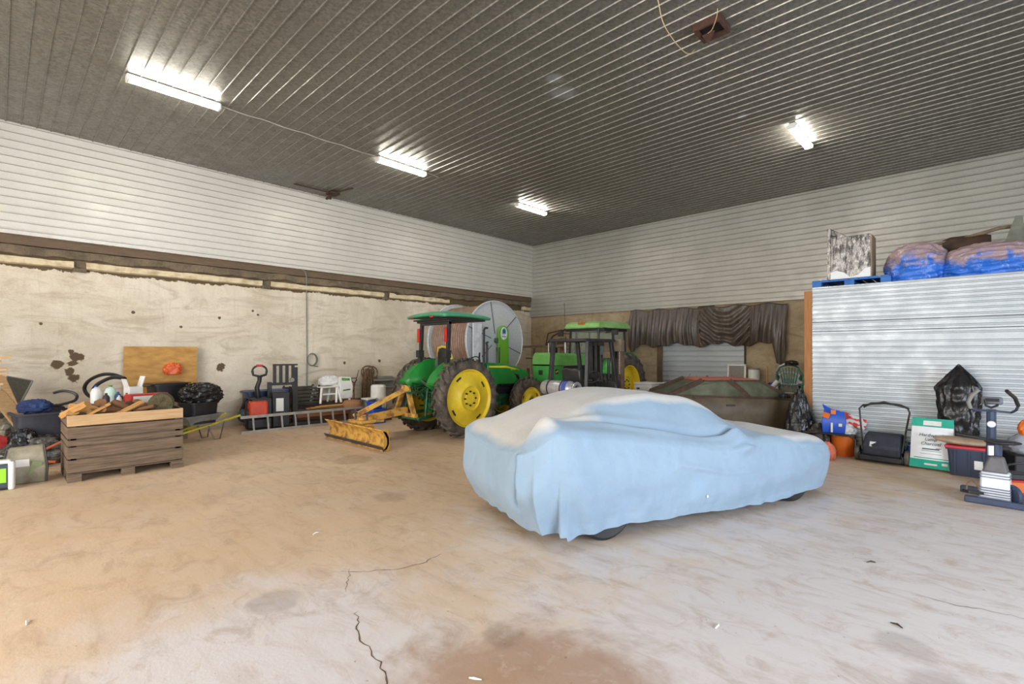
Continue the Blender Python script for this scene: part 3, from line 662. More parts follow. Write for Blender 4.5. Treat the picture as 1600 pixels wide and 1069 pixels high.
# badge emblem: small leaping deer outline
dz = [(-.045, .0), (-.02, .012), (.01, .018), (.03, .035), (.045, .032), (.036, .018), (.02, .005), (.04, -.02), (.012, -.008), (-.02, -.006), (-.045, -.03), (-.036, -.008)]
M().prism([(-u+2.30, v+1.26) for u, v in dz], -.321, -.315, 'x').build('badge_emblem', M_YEL, bd)
M().bb((-.05, 2.559, 1.18), (.07, 2.566, 1.30)).build('badge', M_BLACK, T2)
M().cyl((.12, 2.1, 1.7), (.12, 2.1, 2.0), .03, 12).cyl((-.05, 1.6, 1.7), (-.05, 1.6, 2.05), .045, 12).build('exhaust_pipe', M_STEEL, T2)
k = N('dusty_cab_glass'); tr = k.n('ShaderNodeBsdfTransparent'); tr.inputs[0].default_value = (.82, .88, .84, 1); ms_ = k.n('ShaderNodeMixShader'); ms_.inputs[0].default_value = .22; k.l(tr.outputs[0], ms_.inputs[1]); k.l(k.b.outputs[0], ms_.inputs[2]); k.l(ms_.outputs[0], k.t.nodes['Material Output'].inputs[0]); M_GLASS = k.done(C(190, 200, 190), .15)
cab = [(-.66, -.55), (.66, -.55), (.66, .62), (-.66, .62)]
b = M()
for x, y in ((-.64, -.53), (.64, -.53), (.5, .72), (-.5, .72), (-.66, .18), (.66, .18)):
    b.bar((x, y, 1.1), (x*.95, y*.9, 2.42), .055, .06)
b.bb((-.66, -.56, 2.36), (.66, .66, 2.44)).bb((-.64, -.56, 1.0), (.64, .62, 1.12)); b.bar((-.5, .72, 1.12), (.5, .72, 1.12), .05); b.build('cab_frame', M_BLACK, T2, bevel=.006)
b = M()
for a_, c_ in (((-.64, -.53), (-.66, .18)), ((-.66, .18), (-.5, .72)), ((-.5, .72), (.5, .72)), ((.5, .72), (.66, .18)), ((.66, .18), (.64, -.53)), ((.64, -.53), (-.64, -.53))):
    b.add([(a_[0], a_[1], 1.12), (c_[0], c_[1], 1.12), (c_[0]*.95, c_[1]*.9, 2.38), (a_[0]*.95, a_[1]*.9, 2.38)], [(0, 1, 2, 3)])
b.build('cab_glass', M_GLASS, T2)
b = M(); rf = [(-.70, -.66), (.70, -.66), (.74, .2), (.58, .78), (-.58, .78), (-.74, .2)]
b.loft([[(x, y, 2.43) for x, y in rf], [(x*1.02, y*1.02, 2.47) for x, y in rf], [(x*.98, y*.98, 2.56) for x, y in rf], [(x*.88, y*.86, 2.62) for x, y in rf]])
rf_ = b.build('cab_roof', pm('light_green_paint', C(150, 196, 120), C(120, 170, 92), 3, .45), T2, bevel=.015)
M().bb((-.1, .76, 2.54), (.12, .80, 2.60)).build('roof_lamp', M_ORNG, rf_, bevel=.01)
M().box((0, 0, 1.25), (.5, .5, .2)).box((0, -.25, 1.65), (.48, .14, .7)).build('seat', M_VINYL, T2, bevel=.04)
b = M().tube([(.18*math.cos(a), .42+.05*math.sin(a), 1.62+.16*math.sin(a)) for a in [2*PI*k/20 for k in range(20)]], .014, 6, True).bar((0, .42, 1.62), (0, .6, 1.1), .05); b.build('steering_wheel', M_BLACK, T2)
for s in (-1, 1):
    b = M().tube([(s*.62, .5, 2.3), (s*.85, .55, 2.32)], .015, 6).box((s*.93, .55, 2.30), (.18, .06, .14)); b.build('work_lamp', M_BLACK, T2, bevel=.02)
    b = M()
    def f2(u, v, s=s):
        a = math.radians(20+130*u); r = .93; return (s*(.62+.42*v), r*math.cos(a), .85+r*math.sin(a)*.98)
    b.grid(f2, 16, 4); b.build('fender', M_GREEN2, T2, thick=.015)
M().tube([(.62, .7, 1.9), (.66, .72, 3.2)], .006, 6).build('aerial', M_BLACK, T2)
# ---------------------------------------------------------------- forklift
FK = thing('forklift', 'black gas forklift with overhead guard, parked behind the covered car', 'forklift', (-6.02, 8.45, 0))
b = M(); rbox(b, [(-.95, .42, .2, .78, .12), (-.85, .48, .15, .84, .12), (-.45, .50, .15, .86, .08)]); b.build('counterweight', pm('pale_grey_paint', C(170, 172, 176), C(140, 142, 146), 5, .5), FK)
b = M().bb((-.5, -.45, .3), (.5, .75, .62)).bb((-.46, -.42, .6), (.46, .1, .9)).bb((-.48, .55, .3), (.48, .72, 1.15)); b.build('body', M_BLACK, FK, bevel=.03)
b = M()
for s in (-1, 1):
    b.bar((s*.46, -.52, .85), (s*.43, -.42, 1.98), .07, .09).bar((s*.46, .70, .6), (s*.43, .42, 1.98), .07, .09)
    b.bar((s*.43, -.5, 2.0), (s*.43, .55, 2.0), .07, .06)
for k in range(6): b.bar((-.43, -.42+.17*k, 2.01), (.43, -.42+.17*k, 2.01), .035, .035)
b.bar((-.46, -.5, 2.0), (.46, -.5, 2.0), .06).bar((-.46, .53, 2.0), (.46, .53, 2.0), .06); b.build('overhead_guard', M_BLACK, FK, bevel=.008)
b = M()
for x in (-.34, -.22, .22, .34): b.bb((x-.035, .82, .1), (x+.035, .94, 2.02))
b.bb((-.36, .84, 1.9), (.36, .92, 2.02)).bb((-.36, .84, 1.2), (.36, .9, 1.28)).bb((-.36, .84, .5), (.36, .9, .6)).cyl((-.1, .86, .3), (-.1, .86, 1.7), .035, 10).cyl((.1, .86, .3), (.1, .86, 1.7), .035, 10)
ms = b.build('mast', M_BLACK, FK, bevel=.006)
b = M().bb((.36, .80, .3), (.46, .92, 2.0)); b.build('mast_rail', pm('worn_brown_steel', C(122, 98, 82), C(88, 70, 60), 8, .6, .3), FK, bevel=.006)
b = M()
for k in range(16): b.lathe([(.001, 0), (.014, 0), (.014, .008), (.001, .008)], 8, axis='y', c=(.41, .792, 1.3+.035*k))
b.build('rail_holes', pm('pale_hole_disc', C(214, 198, 186)), FK)  # pale discs drawn as the holes in the mast rail
b = M().box((.3, .75, 1.9), (.42, .16, .26)).box((.2, .72, 1.7), (.25, .1, .15)); b.build('hose_bracket', M_DUST, FK, bevel=.02)
b = M().bb((-.26, -.3, .9), (.26, .2, 1.02)).box((0, -.32, 1.2), (.48, .12, .45), (.15, 0, 0)); b.build('seat', M_VINYL, FK, bevel=.04)
b = M().tube([(.17*math.cos(a), .38+.1*math.sin(a), 1.22+.12*math.sin(a)) for a in [2*PI*k/20 for k in range(20)]], .014, 6, True).bar((0, .38, 1.22), (0, .6, .95), .04).bar((-.16, .38, 1.22), (.16, .38, 1.22), .02); b.build('steering_wheel', M_BLACK, FK)
b = M()
for k in range(3): b.bar((.1+.08*k, .5, 1.1), (.12+.08*k, .42, 1.32), .014)
b.build('levers', M_STEEL, FK)
for x, y, r in ((-.43, -.6, .24), (.43, -.6, .24), (-.42, .6, .3), (.42, .6, .3)):
    M().lathe([(r*.5, -.09), (r*.92, -.09), (r, -.06), (r, .06), (r*.92, .09), (r*.5, .09), (.001, .06)], 28, axis='x').build('wheel', M_TYRE, FK, loc=(x, y, r))
# gas bottle lying across the counterweight
M_TANK = pm('dull_aluminium', C(200, 200, 204), C(170, 168, 172), 9, .35, .6)
gb = M().lathe([(.001, -.42), (.06, -.42), (.13, -.39), (.155, -.33), (.155, .28), (.13, .34), (.10, .36), (.10, .42), (.145, .42), (.145, .44), (.09, .44), (.09, .37), (.001, .37)], 36, axis='x').build('gas_bottle', M_TANK, FK, loc=(-.02, -.75, 1.04))
M().cyl((.36, 0, 0), (.41, 0, 0), .04, 12).box((.42, 0, .03), (.03, .03, .08)).build('valve', M_STEEL, gb)
for x in (-.2, .12): M().lathe([(.156, x-.015), (.163, x-.015), (.163, x+.015), (.156, x+.015)], 32, axis='x').build('strap', M_BLACK, gb)
M().lathe([(.1565, .15), (.159, .15), (.159, .26), (.1565, .26)], 32, axis='x').build('blue_band', pm('blue_label', C(70, 92, 176)), gb)
b = M().bb((-.3, -.88, .84), (-.24, -.62, .92)).bb((.2, -.88, .84), (.26, -.62, .92)); b.build('bottle_cradle', M_BLACK, FK)
# ============================================================ cars
HX, HY = .344, .939
def car_wheel(parent, pos, r=.325, w=.23):
    o = M().lathe([(r*.62, -w*.42), (r*.9, -w*.5), (r*.98, -w*.42), (r, -w*.3), (r, w*.3), (r*.98, w*.42), (r*.9, w*.5), (r*.62, w*.42)], 40, axis='x').build('wheel', pm('dark_tyre', C(26, 26, 28), C(38, 37, 37), 5, .6), parent, pos)
    M().lathe([(.001, -w*.36), (r*.3, -w*.38), (r*.62, -w*.3), (r*.66, -w*.2), (r*.66, w*.2), (r*.62, w*.3), (r*.3, w*.38), (.001, w*.36)], 32, axis='x').build('wheel_cover', pm('dark_alloy', C(70, 72, 76), C(50, 52, 56), 5, .35, .6), o)
    return o
AX0 = gp(951, 847); 
ang = math.atan2(-HX, HY)       # local +y = nose
# car local origin: middle of the rear axle on the floor
cl_ = Vector((AX0.x-HY*.86, AX0.y+HX*.86, 0))
CAR = thing('car', 'low car hidden under the blue cloth cover with dark tyres showing', 'car', cl_, ang)
for x in (-.73, .73):
    for y in (0, 2.72): car_wheel(CAR, (x, y, .325))
b = M(); rbox(b, [(-.5, .68, .28, .66, .1), (-.3, .72, .22, .74, .1), (.6, .72, .2, .74, .1), (1.9, .72, .2, .7, .1), (2.9, .66, .22, .58, .1), (3.1, .6, .28, .5, .1)])
b.build('body', M_BLKP, CAR)
# cover ---------------------------------------------------------
M_CLOTH = N('blue_car_cover_cloth')
k = M_CLOTH; p = k.tc
n1 = k.noise(1.4, 5, .65, (1, 1, 1), dist=.4); n2 = k.noise(9, 4, .6); 
geo = k.n('ShaderNodeSeparateXYZ'); k.l(p, geo.inputs[0])
# settled dust: brown-grey film with its own ragged edge on the flat top of the cloth
up = k.n('ShaderNodeSeparateXYZ'); k.l(k.n('ShaderNodeNewGeometry').outputs['Normal'], up.inputs[0])
att = k.n('ShaderNodeAttribute'); att.attribute_name = 'dust'
dust = k.ramp(k.math('ADD', att.outputs['Fac'], k.math('MULTIPLY', k.math('SUBTRACT', n1, .5), .7)), [(.45, 0.), (.75, 1.)])
blue = k.mix(k.ramp(n1, [(.3, 0.), (.7, 1.)]), C(146, 167, 184), C(135, 156, 175))
col = k.mix(k.math('MULTIPLY', dust, .85), blue, C(206, 200, 192))
col = k.mix(k.ramp(k.noise(3.5, 4, .6), [(.55, 0.), (.75, .3)]), col, C(150, 178, 206))
k.bump(k.mix(.3, k.noise(5, 5, .6, (1, 1, .6), dist=1.2), k.noise(160, 2, .5)), .45, .03)
k.b.inputs['Sheen Weight'].default_value = .2
M_CLOTH = k.done(col, .85, 0, .2)
L0, L1, HWD = -.84, 3.56, .95
def sstep(a, b_, x):
    t = max(0, min(1, (x-a)/(b_-a))); return t*t*(3-2*t)
def bodyh(y):
    # height of the car's shoulder line along its length
    pts = [(-.84, .94), (-.5, .97), (0, .98), (.6, .91), (1.2, .85), (1.8, .83), (2.1, .85), (2.8, .80), (3.3, .72), (3.56, .62)]
    for (a, za), (c_, zc) in zip(pts, pts[1:]):
        if y <= c_: return za+(zc-za)*sstep(a, c_, max(a, y)) if False else za+(zc-za)*max(0, (y-a))/(c_-a)
    return pts[-1][1]
def cabinh(x, y):
    # raised greenhouse: fastback rear, raked windscreen
    t_ = max(0, min(1, (y+.84)/1.7)); ln = math.sin(t_*PI/2)**1.4*(1-sstep(1.2, 2.35, y))
    sd = 1-sstep(.46, .90, abs(x))
    return ln*sd
def topz(x, y):
    z = bodyh(y)-.02*abs(x/.9)**2+ .435*cabinh(x, y)
    z += .03*math.exp(-((x)/.5)**2)*sstep(1.8, 2.4, y)*(1-sstep(3.0, 3.5, y))
    # wing mirrors poking up under the cloth
    for s in (-1, 1): z += .10*math.exp(-((x-s*.84)/.13)**2-((y-1.72)/.13)**2)
    # rear wing corner, where the cloth is pulled to a point
    z += .06*math.exp(-(abs((x-.72)/.13)**1.5)-(abs((y+.60)/.15)**1.5))+.05*math.exp(-((x+.85)/.20)**2-((y+.7)/.25)**2)
    xr = .68+.16*sstep(-.5, .8, y)
    zl = 1.13-.15*(y+.55); z += max(0, zl-bodyh(y))*sstep(-.85, -.55, y)*(1-sstep(1.0, 1.7, y))*sstep(xr-.16, xr, x)
    z -= .06*math.exp(-((x-.0)/.45)**2)*(1-sstep(-.8, -.35, y))
    # taut shallow hollow between wing tip and belt
    z -= .03*math.exp(-((x-.55)/.25)**2-((y+.45)/.25)**2)
    return z
NT, NR, NS = 1100, 64, 56
def foot(u):
    """point of a rounded rectangle (the cover's plan outline) at fraction u of the way round"""
    w2, l2, r = HWD, (L1-L0)/2, .38; yc = (L0+L1)/2
    segs = [(2*(l2-r), 0), (r*PI/2, 1), (2*(w2-r), 2), (r*PI/2, 3), (2*(l2-r), 4), (r*PI/2, 5), (2*(w2-r), 6), (r*PI/2, 7)]
    d = u*sum(q for q, _ in segs)
    for q, k in segs:
        if d <= q: break
        d -= q
    if k == 0: x, y = w2, -(l2-r)+d
    elif k == 1: t = d/r; x, y = w2-r+r*math.cos(t), l2-r+r*math.sin(t)
    elif k == 2: x, y = w2-r-d, l2
    elif k == 3: t = d/r+PI/2; x, y = -(w2-r)+r*math.cos(t), l2-r+r*math.sin(t)
    elif k == 4: x, y = -w2, l2-r-d
    elif k == 5: t = d/r+PI; x, y = -(w2-r)+r*math.cos(t), -(l2-r)+r*math.sin(t)
    elif k == 6: x, y = -(w2-r)+d, -l2
    else: t = d/r+1.5*PI; x, y = w2-r+r*math.cos(t), -(l2-r)+r*math.sin(t)
    y += yc
    return x*(1-.10*sstep(2.6, 3.5, y)), y
VS, FS, DU = [], [], []
def hem(x, y, a):
    z = .10+.02*math.sin(y*2.1)+.015*fbm((x*3, y*3, 2), 1, 3)
    z += .05*math.exp(-((y+.0)/.4)**2)+.02*math.exp(-((y-2.8)/.4)**2)*(x > 0)
    if y < -.5: z += .04+.006*math.sin(x*31)
    return max(.05, z)
for j in range(NR+NS+1):
    for i in range(NT):
        a = i/NT; ex, ey = foot(a)
        cx, cy = 0, (L0+L1)/2
        if j <= NR:
            r = (j/NR)**.85; cyl_ = cy; y = cyl_+(ey-cyl_)*r; x = ex*r
            z = topz(x, y); edge = max(0, (r-.90)/.10)
            z -= .075*edge**2.2
            px_, py_, pz = x, y, z
            px_ *= 1; nrm = Vector((0, 0, 1))
        else:
            t = (j-NR)/NS; x, y = ex, ey; zt = topz(x, y)-.075; zb = hem(x, y, a)
            z = zt+(zb-zt)*t
            ox, oy = (ex/HWD), (ey-cy)/((L1-L0)/2); nl = math.hypot(ox**5, oy**5) or 1
            nx, ny = math.copysign(abs(ox)**5, ox)/nl, math.copysign(abs(oy)**5, oy)/nl
            n_ = math.hypot(nx, ny) or 1; nx /= n_; ny /= n_
            bulge = .035*math.sin(PI*min(1, t*1.15))-.16*t**3*(1 if ny < -.5 else .3)
            # folds hanging from the pulled wing corner
            s_ = x*.9 if abs(ny) > .7 else 0
            per = (y if abs(nx) > .5 else (L0-(HWD-x)))  # distance run along the near side then the tail
            fold = 0
            if x > -.95:
                # pleats fanning out below the rear near corner
                u = per+.85
                fan = math.exp(-((u-.15)/.6)**2)
                fold += .05*fan*math.sin((u)*9.0/(0.45+.55*t)+1.0)*sstep(.1, .9, t)
                fold += .02*fan*math.sin(u*22/(0.5+.5*t))*sstep(.3, 1, t)
            # the sharp dark crease down from the peak
            if ny < -.6: uc = x-(.66+.03*t-.25*max(0, t-.45)); fold += ((.06*math.exp(-uc/.09) if uc > 0 else 0)-.09*math.exp(-((uc+.012)/.02)**2))*(1-sstep(.45, .75, t))
            # long diagonal ripples on the door
            fold += .016*math.sin(y*2.2+t*5.5)*math.sin(PI*t)+.012*fbm((y*1.3, t*2.2+x, 4), 1.3, 4)
            fold += .03*math.exp(-((t-.30-(y-1.1)*.18)/.05)**2)*sstep(.7, .9, y)*(1-sstep(1.3, 2.3, y))*(x > 0)*.7
            fold += .010*t*math.sin(per*17+3*math.sin(per*3))*sstep(.75, 1, t)
            fold += .09*math.exp(-((y-1.70)/.13)**2)*(1-sstep(.0, .26, t))*(abs(nx) > .5)
            fold += .022*(abs(noise.noise((per*2.2, t*.9, x)))-.25)*sstep(0, .2, t)+.012*(abs(noise.noise((per*6, t*2.2+per, 4)))-.2)
            b_ = bulge+fold
            px_, py_, pz = x+nx*b_, y+ny*b_, z
        if j <= NR:
            # belt fold: from the wing tip forward along the window line on each side
            for s in (-1, 1):
                yb = y; xb = .76+.08*sstep(-.4, .8, y)
                d_ = x*s-xb+.02
                on = sstep(-.35, .5, y)*(1-sstep(1.6, 1.95, y)) if s > 0 else 0
                pz += on*(.018*math.exp(-((d_-.02)/.03)**2)-.085*math.exp(-((d_+.035)/.028)**2))
            pz += .016*(abs(noise.noise((x*2.4+y*.8, y*1.1, 3)))-.2)+.010*fbm((x*1.8, y*1.2, 7), 1.2, 4)+.006*math.sin(y*3+x*5)*cabinh(x, y)
            # creases on the glass sides
            pz += .012*math.sin(y*7+x*4)*sstep(.3, .6, abs(x))*(1-sstep(.8, .9, abs(x)))*sstep(.3, .6, y)*(1-sstep(1.6, 2.0, y))
        VS.append((px_, py_, pz))
        sl = 0
        if j <= NR:
            win = sstep(.38, .56, abs(x)-.12*sstep(-.2, .4, y)+.12*(1-sstep(-.1, .5, y))*0)*sstep(-.3, .5, y)*(1-sstep(1.9, 2.4, y))
            win = max(win, sstep(.70, .80, x-.08*sstep(-.4, .8, y))*sstep(-.6, -.4, y)*(1-sstep(2.0, 2.6, y)))
            sl = .85*(1-win)-.5*max(0, (j/NR-.93)/.07)
        DU.append(sl)
cb_ = M(); cb_.v = VS
for j in range(NR+NS):
    for i in range(NT):
        cb_.f.append((j*NT+i, j*NT+(i+1) % NT, (j+1)*NT+(i+1) % NT, (j+1)*NT+i))
cv = cb_.build('car_cover', M_CLOTH, None, cl_, ang, smooth=0, fix=False)
cv.data.polygons.foreach_set('use_smooth', [True]*len(cv.data.polygons))
at = cv.data.attributes.new('dust', 'FLOAT', 'POINT'); at.data.foreach_set('value', DU[:len(cv.data.vertices)])
tag(cv, 'light blue fabric cover draped over the low car, hem near the floor', 'car cover')
M().lathe([(.001, 0), (.014, 0), (.014, .004), (.001, .004)], 12, axis='x', c=(.0, 0, 0)).build('eyelet', M_WHITE, cv, loc=(.965, 1.15, .30))
# ---------------------------------------------------------------- dusty coupe
M_DUSTCAR = pm('dust_covered_brown_paint', C(96, 84, 64), C(74, 60, 44), 3, .55, 0, .1)
M_CARGL = pm('dusty_window_glass', C(104, 108, 88), C(74, 76, 60), 3, .25, 0)
M_REDROOF = pm('dusty_red_roof', C(206, 118, 98), C(176, 96, 78), 4, .5)
aD = math.atan2(-RX, RY)
base = vp(1128, 700, 10.25); base.z = 0
K = thing('car', 'dusty dark brown coupe with a red roof panel parked behind the covered car', 'car', base, aD)
for x in (-.72, .72):
    for y in (-1.05, 1.55): car_wheel(K, (x, y, .31), .31, .2)
secs = []
for y, hw, zt, zm in ((-1.75, .55, .78, .45), (-1.6, .76, .88, .5), (-1.1, .84, .92, .55), (-.5, .87, .92, .55), (.6, .87, .89, .55), (1.0, .86, .87, .55), (1.9, .80, .80, .5), (2.35, .70, .70, .42)):
    secs.append([(-hw*.9, y, .2), (hw*.9, y, .2), (hw, y, zm), (hw*.97, y, zt-.08), (hw*.86, y, zt), (0, y, zt+.03), (-hw*.86, y, zt), (-hw*.97, y, zt-.08), (-hw, y, zm)])
M().loft(secs).build('body', M_DUSTCAR, K, smooth=50)
gl = [(-1.72, .60, .92, .60, .92)]
b = M(); ring0 = []; lower = [(-1.35, .62), (-.8, .76), (.0, .78), (1.02, .72)]; upper = [(-.62, .50), (-.3, .56), (.2, .56), (.50, .54)]
lo_ = [(x, y, .88) for y, x in lower]+[(-x, y, .88) for y, x in reversed(lower)]
up_ = [(x, y, 1.185) for y, x in upper]+[(-x, y, 1.185) for y, x in reversed(upper)]
b.loft([lo_, up_]).build('window_glass', M_CARGL, K, smooth=30)
b = M(); 
b.loft([[(x*1.03, y, 1.18) for x, y, z_ in up_], [(x*1.0, y, 1.205) for x, y, z_ in up_], [(x*.8, y*.9, 1.225) for x, y, z_ in up_]]).build('roof', M_REDROOF, K, smooth=50)
b = M()
for s in (-1, 1):
    b.bar((s*.77, .18, .88), (s*.57, -.10, 1.20), .05, .10); b.bar((s*.73, 1.02, .88), (s*.54, .50, 1.20), .05, .05); b.bar((s*.63, -1.33, .9), (s*.52, -.62, 1.20), .05, .08)
    b.bar((s*.785, -.9, .885), (s*.785, .95, .885), .03, .03); b.bar((s*.565, -.6, 1.195), (s*.565, .5, 1.195), .03, .03)
b.build('window_pillar', M_DARKRIB, K)
for s in (-1, 1): M().box((s*.90, .78, .93), (.18, .1, .10)).build('wing_mirror', M_BLKP, K, bevel=.03)
M().box((.865, -.2, .74), (.03, .16, .03)).build('door_handle', M_BLACK, K, bevel=.005)
b = M(); 
b.lathe([(.34, 0), (.36, 0), (.36, .02), (.34, .02)], 24, axis='x', c=(.86, -1.3, .34)); b.build('wheel_arch', M_BLACK, K)
# ============================================================ left side clutter
random.seed(5)
M_BIN = wood('weathered_bin_planks', C(128, 108, 88), C(84, 68, 54), 1, .85, 3)
M_BINNEW = wood('fresh_pine_plank', C(204, 170, 126), C(178, 142, 100), 1, .7, 3)
M_PINE = wood('split_firewood', C(202, 156, 92), C(168, 118, 64), 0, .75, 4)
M_BROWNW = wood('brown_scrap_wood', C(134, 92, 60), C(100, 66, 44), 0, .8, 4)
M_BARK = pm('mossy_bark', C(96, 90, 60), C(68, 58, 42), 12, .95, 0, .8, bd=.02)
M_BAG = pm('black_bin_liner', C(22, 21, 22), C(30, 28, 29), 5, .27, 0, .5, bscale=11, bd=.02, spec=.5)
M_BAGBR = pm('brown_black_film', C(58, 48, 40), C(42, 36, 30), 5, .3, 0, .6, bscale=9, bd=.02)
M_CLEAR = pm('cloudy_film', C(158, 150, 128), C(112, 106, 88), 4, .3, 0, .5, bscale=9)
M_NAVY = pm('navy_plastic', C(44, 56, 92), C(56, 70, 110), 5, .4)
M_BLUEP = pm('blue_plastic', C(40, 90, 190), C(30, 74, 168), 5, .4)
M_WHP = pm('white_plastic', C(234, 234, 230), C(220, 219, 214), 5, .4)
M_PLY = pm('orange_plywood', C(204, 158, 88), C(178, 130, 66), 3.5, .7, 0, .1, (1, 1, 3))
M_ORP = pm('orange_plastic', C(236, 122, 42), C(226, 108, 34), 4, .4)
M_ORTOY = pm('orange_red_cover', C(228, 82, 44), C(210, 70, 38), 4, .4)
# slatted bin -------------------------------------------------------
BIN = thing('crate_bin', 'large weathered slatted wooden bin of scrap wood with a fresh pine top board', 'crate', (-9.30, 1.30, 0))
bx0, bx1, by0, by1 = -.48, .48, -.66, .66
zz = [(.13, .295, 0), (.318, .47, 0), (.488, .565, 0), (.588, .735, 0), (.755, .90, 1)]
for z0, z1, new in zz:
    mt = M_BINNEW if new else M_BIN
    M().bb((bx1-.022, by0, z0), (bx1, by1, z1)).build('plank', mt, BIN, bevel=.004, rotz=0)
for z0, z1, new in zz:
    M().bb((bx0, by0, z0-.004), (bx0+.022, by1, z1-.004)).build('plank', M_BIN, BIN, bevel=.004)
    for s in (by0, by1-.022): M().bb((bx0+.024, s, z0+.005), (bx1-.024, s+.022, z1+.004)).build('plank', wood('weathered_side_planks', C(130, 110, 90), C(96, 80, 64), 0, .85, 3), BIN, bevel=.004)
b = M()
for x in (bx0+.03, bx1-.1):
    for y in (by0+.03, by1-.1): b.bb((x, y, .1), (x+.07, y+.07, .88))
b.build('corner_post', M_BIN, BIN, bevel=.004)
b = M()
for y in (by0+.0, -.08, by1-.15): b.bb((bx0, y, 0), (bx1, y+.15, .02)).bb((bx0, y, .02), (bx0+.13, y+.15, .10)).bb((bx1-.13, y, .02), (bx1, y+.15, .10)).bb((-.07, y, .02), (.07, y+.15, .10))
for k in range(7): b.bb((bx0+k*.14, by0, .10), (bx0+k*.14+.1, by1, .118))
b.build('pallet_base', M_BIN, BIN, bevel=.003)
M().bb((bx0+.03, by0+.03, .12), (bx1-.03, by1-.03, .70)).build('fill', M_BROWNWOOD, BIN)
def log_piece(name, mat, c, d, rot, label, cat, group=None):
    b = M(); n = 7; secs = []
    for x in (-.5, -.3, .3, .5):
        secs.append([(x*d[0], .5*d[1]*math.cos(2*PI*k/n+.3)*(1+.15*random.uniform(-1, 1)), .5*d[2]*math.sin(2*PI*k/n+.3)*(1+.15*random.uniform(-1, 1))) for k in range(n)])
    b.loft(secs); o = b.build(name, mat, None, c, 0, 25); o.rotation_euler = rot
    return tag(o, label, cat, group)
spots = [(-9.0, .74, .99, .34, .14, .1, (0, -.5, .9), 0), (-8.95, .98, .98, .30, .13, .03, (.3, -.55, 1.3), 0), (-9.2, .85, .97, .36, .10, .06, (.2, .2, .3), 0), (-8.98, 1.12, .96, .26, .12, .09, (.3, .25, 2.2), 1),
         (-9.15, 1.28, .98, .30, .12, .1, (0, .5, .9), 1), (-8.98, 1.36, .98, .30, .10, .07, (.1, -.4, 2.0), 0), (-9.25, 1.08, 1.0, .3, .16, .12, (.1, .4, 2.7), 1), (-8.96, 1.5, .96, .26, .09, .05, (.2, -.2, 1.1), 1),
         (-9.2, 1.52, .99, .3, .13, .08, (0, .3, .4), 1), (-9.5, .9, .96, .4, .12, .1, (0, .2, 1.2), 0), (-9.5, 1.3, .97, .4, .12, .1, (.1, -.2, .4), 1), (-9.45, 1.6, .96, .4, .12, .1, (.1, .1, 1.7), 0), (-9.1, .68, .93, .3, .14, .09, (.1, -.2, .2), 0), (-8.95, 1.24, .93, .3, .08, .04, (0, -.3, 1.7), 0)]
for x, y, z_, a_, b_, c_, r_, br in spots:
    log_piece('brown_wood_scrap' if br else 'pale_wood_scrap', M_BROWNW if br else M_PINE, (x, y, z_-.03), (a_, b_, c_), r_,
              'dark brown scrap wood piece poking out of the slatted bin' if br else 'pale split scrap wood piece poking out of the slatted bin', 'wood scrap', 'dark wood scraps in the bin' if br else 'pale wood scraps in the bin')
lg_ = M().lathe([(.001, -.17), (.145, -.17), (.16, -.15), (.165, .15), (.15, .17), (.001, .17)], 20, axis='x').build('log', M_BARK, None, (-9.10, 1.74, .97), -.25, 30)
tag(lg_, 'fat round mossy log lying on the bin end nearest the wheelbarrow', 'log')
# things heaped behind the bin (on a low table of stacked crates)
TB = thing('work_table', 'dark low table loaded with bottles and boxes behind the slatted bin', 'table', (-10.52, 1.5, 0))
M().bb((-.62, -.5, .84), (.62, .62, .90)).build('table_top', M_BROWNWOOD, TB, bevel=.006)
for x in (-.56, .56):
    for y in (-.45, .57): M().bb((x-.04, y-.04, 0), (x+.04, y+.04, .84)).build('leg', M_BROWNWOOD, TB)
def hose_px(pts, D, r, lab):
    P = [vp(x, y, D+.02*i) for i, (x, y) in enumerate(pts)]; Q = []
    for i in range(len(P)-1):
        p0, p1, p2, p3 = P[max(0, i-1)], P[i], P[i+1], P[min(len(P)-1, i+2)]
        for k in range(6):
            s = k/6; Q.append(.5*((2*p1)+(-p0+p2)*s+(2*p0-5*p1+4*p2-p3)*s*s+(-p0+3*p1-3*p2+p3)*s**3))
    Q.append(P[-1]); return tag(M().tube(Q, r, 8).build('bent_hose', M_BLKP, None), lab, 'hose')
hose_px([(196, 592), (180, 586), (163, 585), (147, 590), (136, 598), (132, 607), (136, 616), (146, 622), (158, 626)], 8.9, .030, 'outer black hose bent in a big arc above the slatted bin')
hose_px([(194, 591), (176, 590), (160, 596), (149, 604), (145, 613), (149, 621), (160, 626), (178, 625), (200, 619)], 8.7, .032, 'inner black hose bent in an arc just over the slatted bin')
hose_px([(84, 614), (98, 611), (112, 613), (120, 618), (118, 625), (108, 629), (88, 634)], 8.05, .022, 'small black loop of hose by the navy tub at the bin corner')
def jug(c, h, r, mat, lab, cap=M_BLUEP):
    t = thing('jug', lab, 'jug', c)
    M().lathe([(.001, 0), (r*.95, 0), (r, .02), (r, h*.6), (r*.7, h*.82), (r*.25, h*.9), (r*.25, h*.95), (.001, h*.95)], 20).build('jug_body', mat, t)
    M().lathe([(.001, h*.92), (r*.3, h*.92), (r*.3, h), (.001, h)], 12).build('cap', cap, t)
    return t
jug((-10.75, 1.14, .9), .29, .075, M_WHP, 'milky white jug behind the arched hoses and bin')
jug((-10.75, 1.33, .9), .29, .085, pm('pale_green_bottle', C(196, 216, 206), C(178, 204, 192)), 'pale green tinted bottle beside the milky jug behind the bin', M_GREEN)
t = thing('open_carton', 'white open carton with torn flaps in front of the plywood sheet', 'carton', (-10.6, 1.62, .90), .3)
M().bb((-.1, -.1, 0), (.1, .1, .26)).build('carton_body', M_WHITE, t)
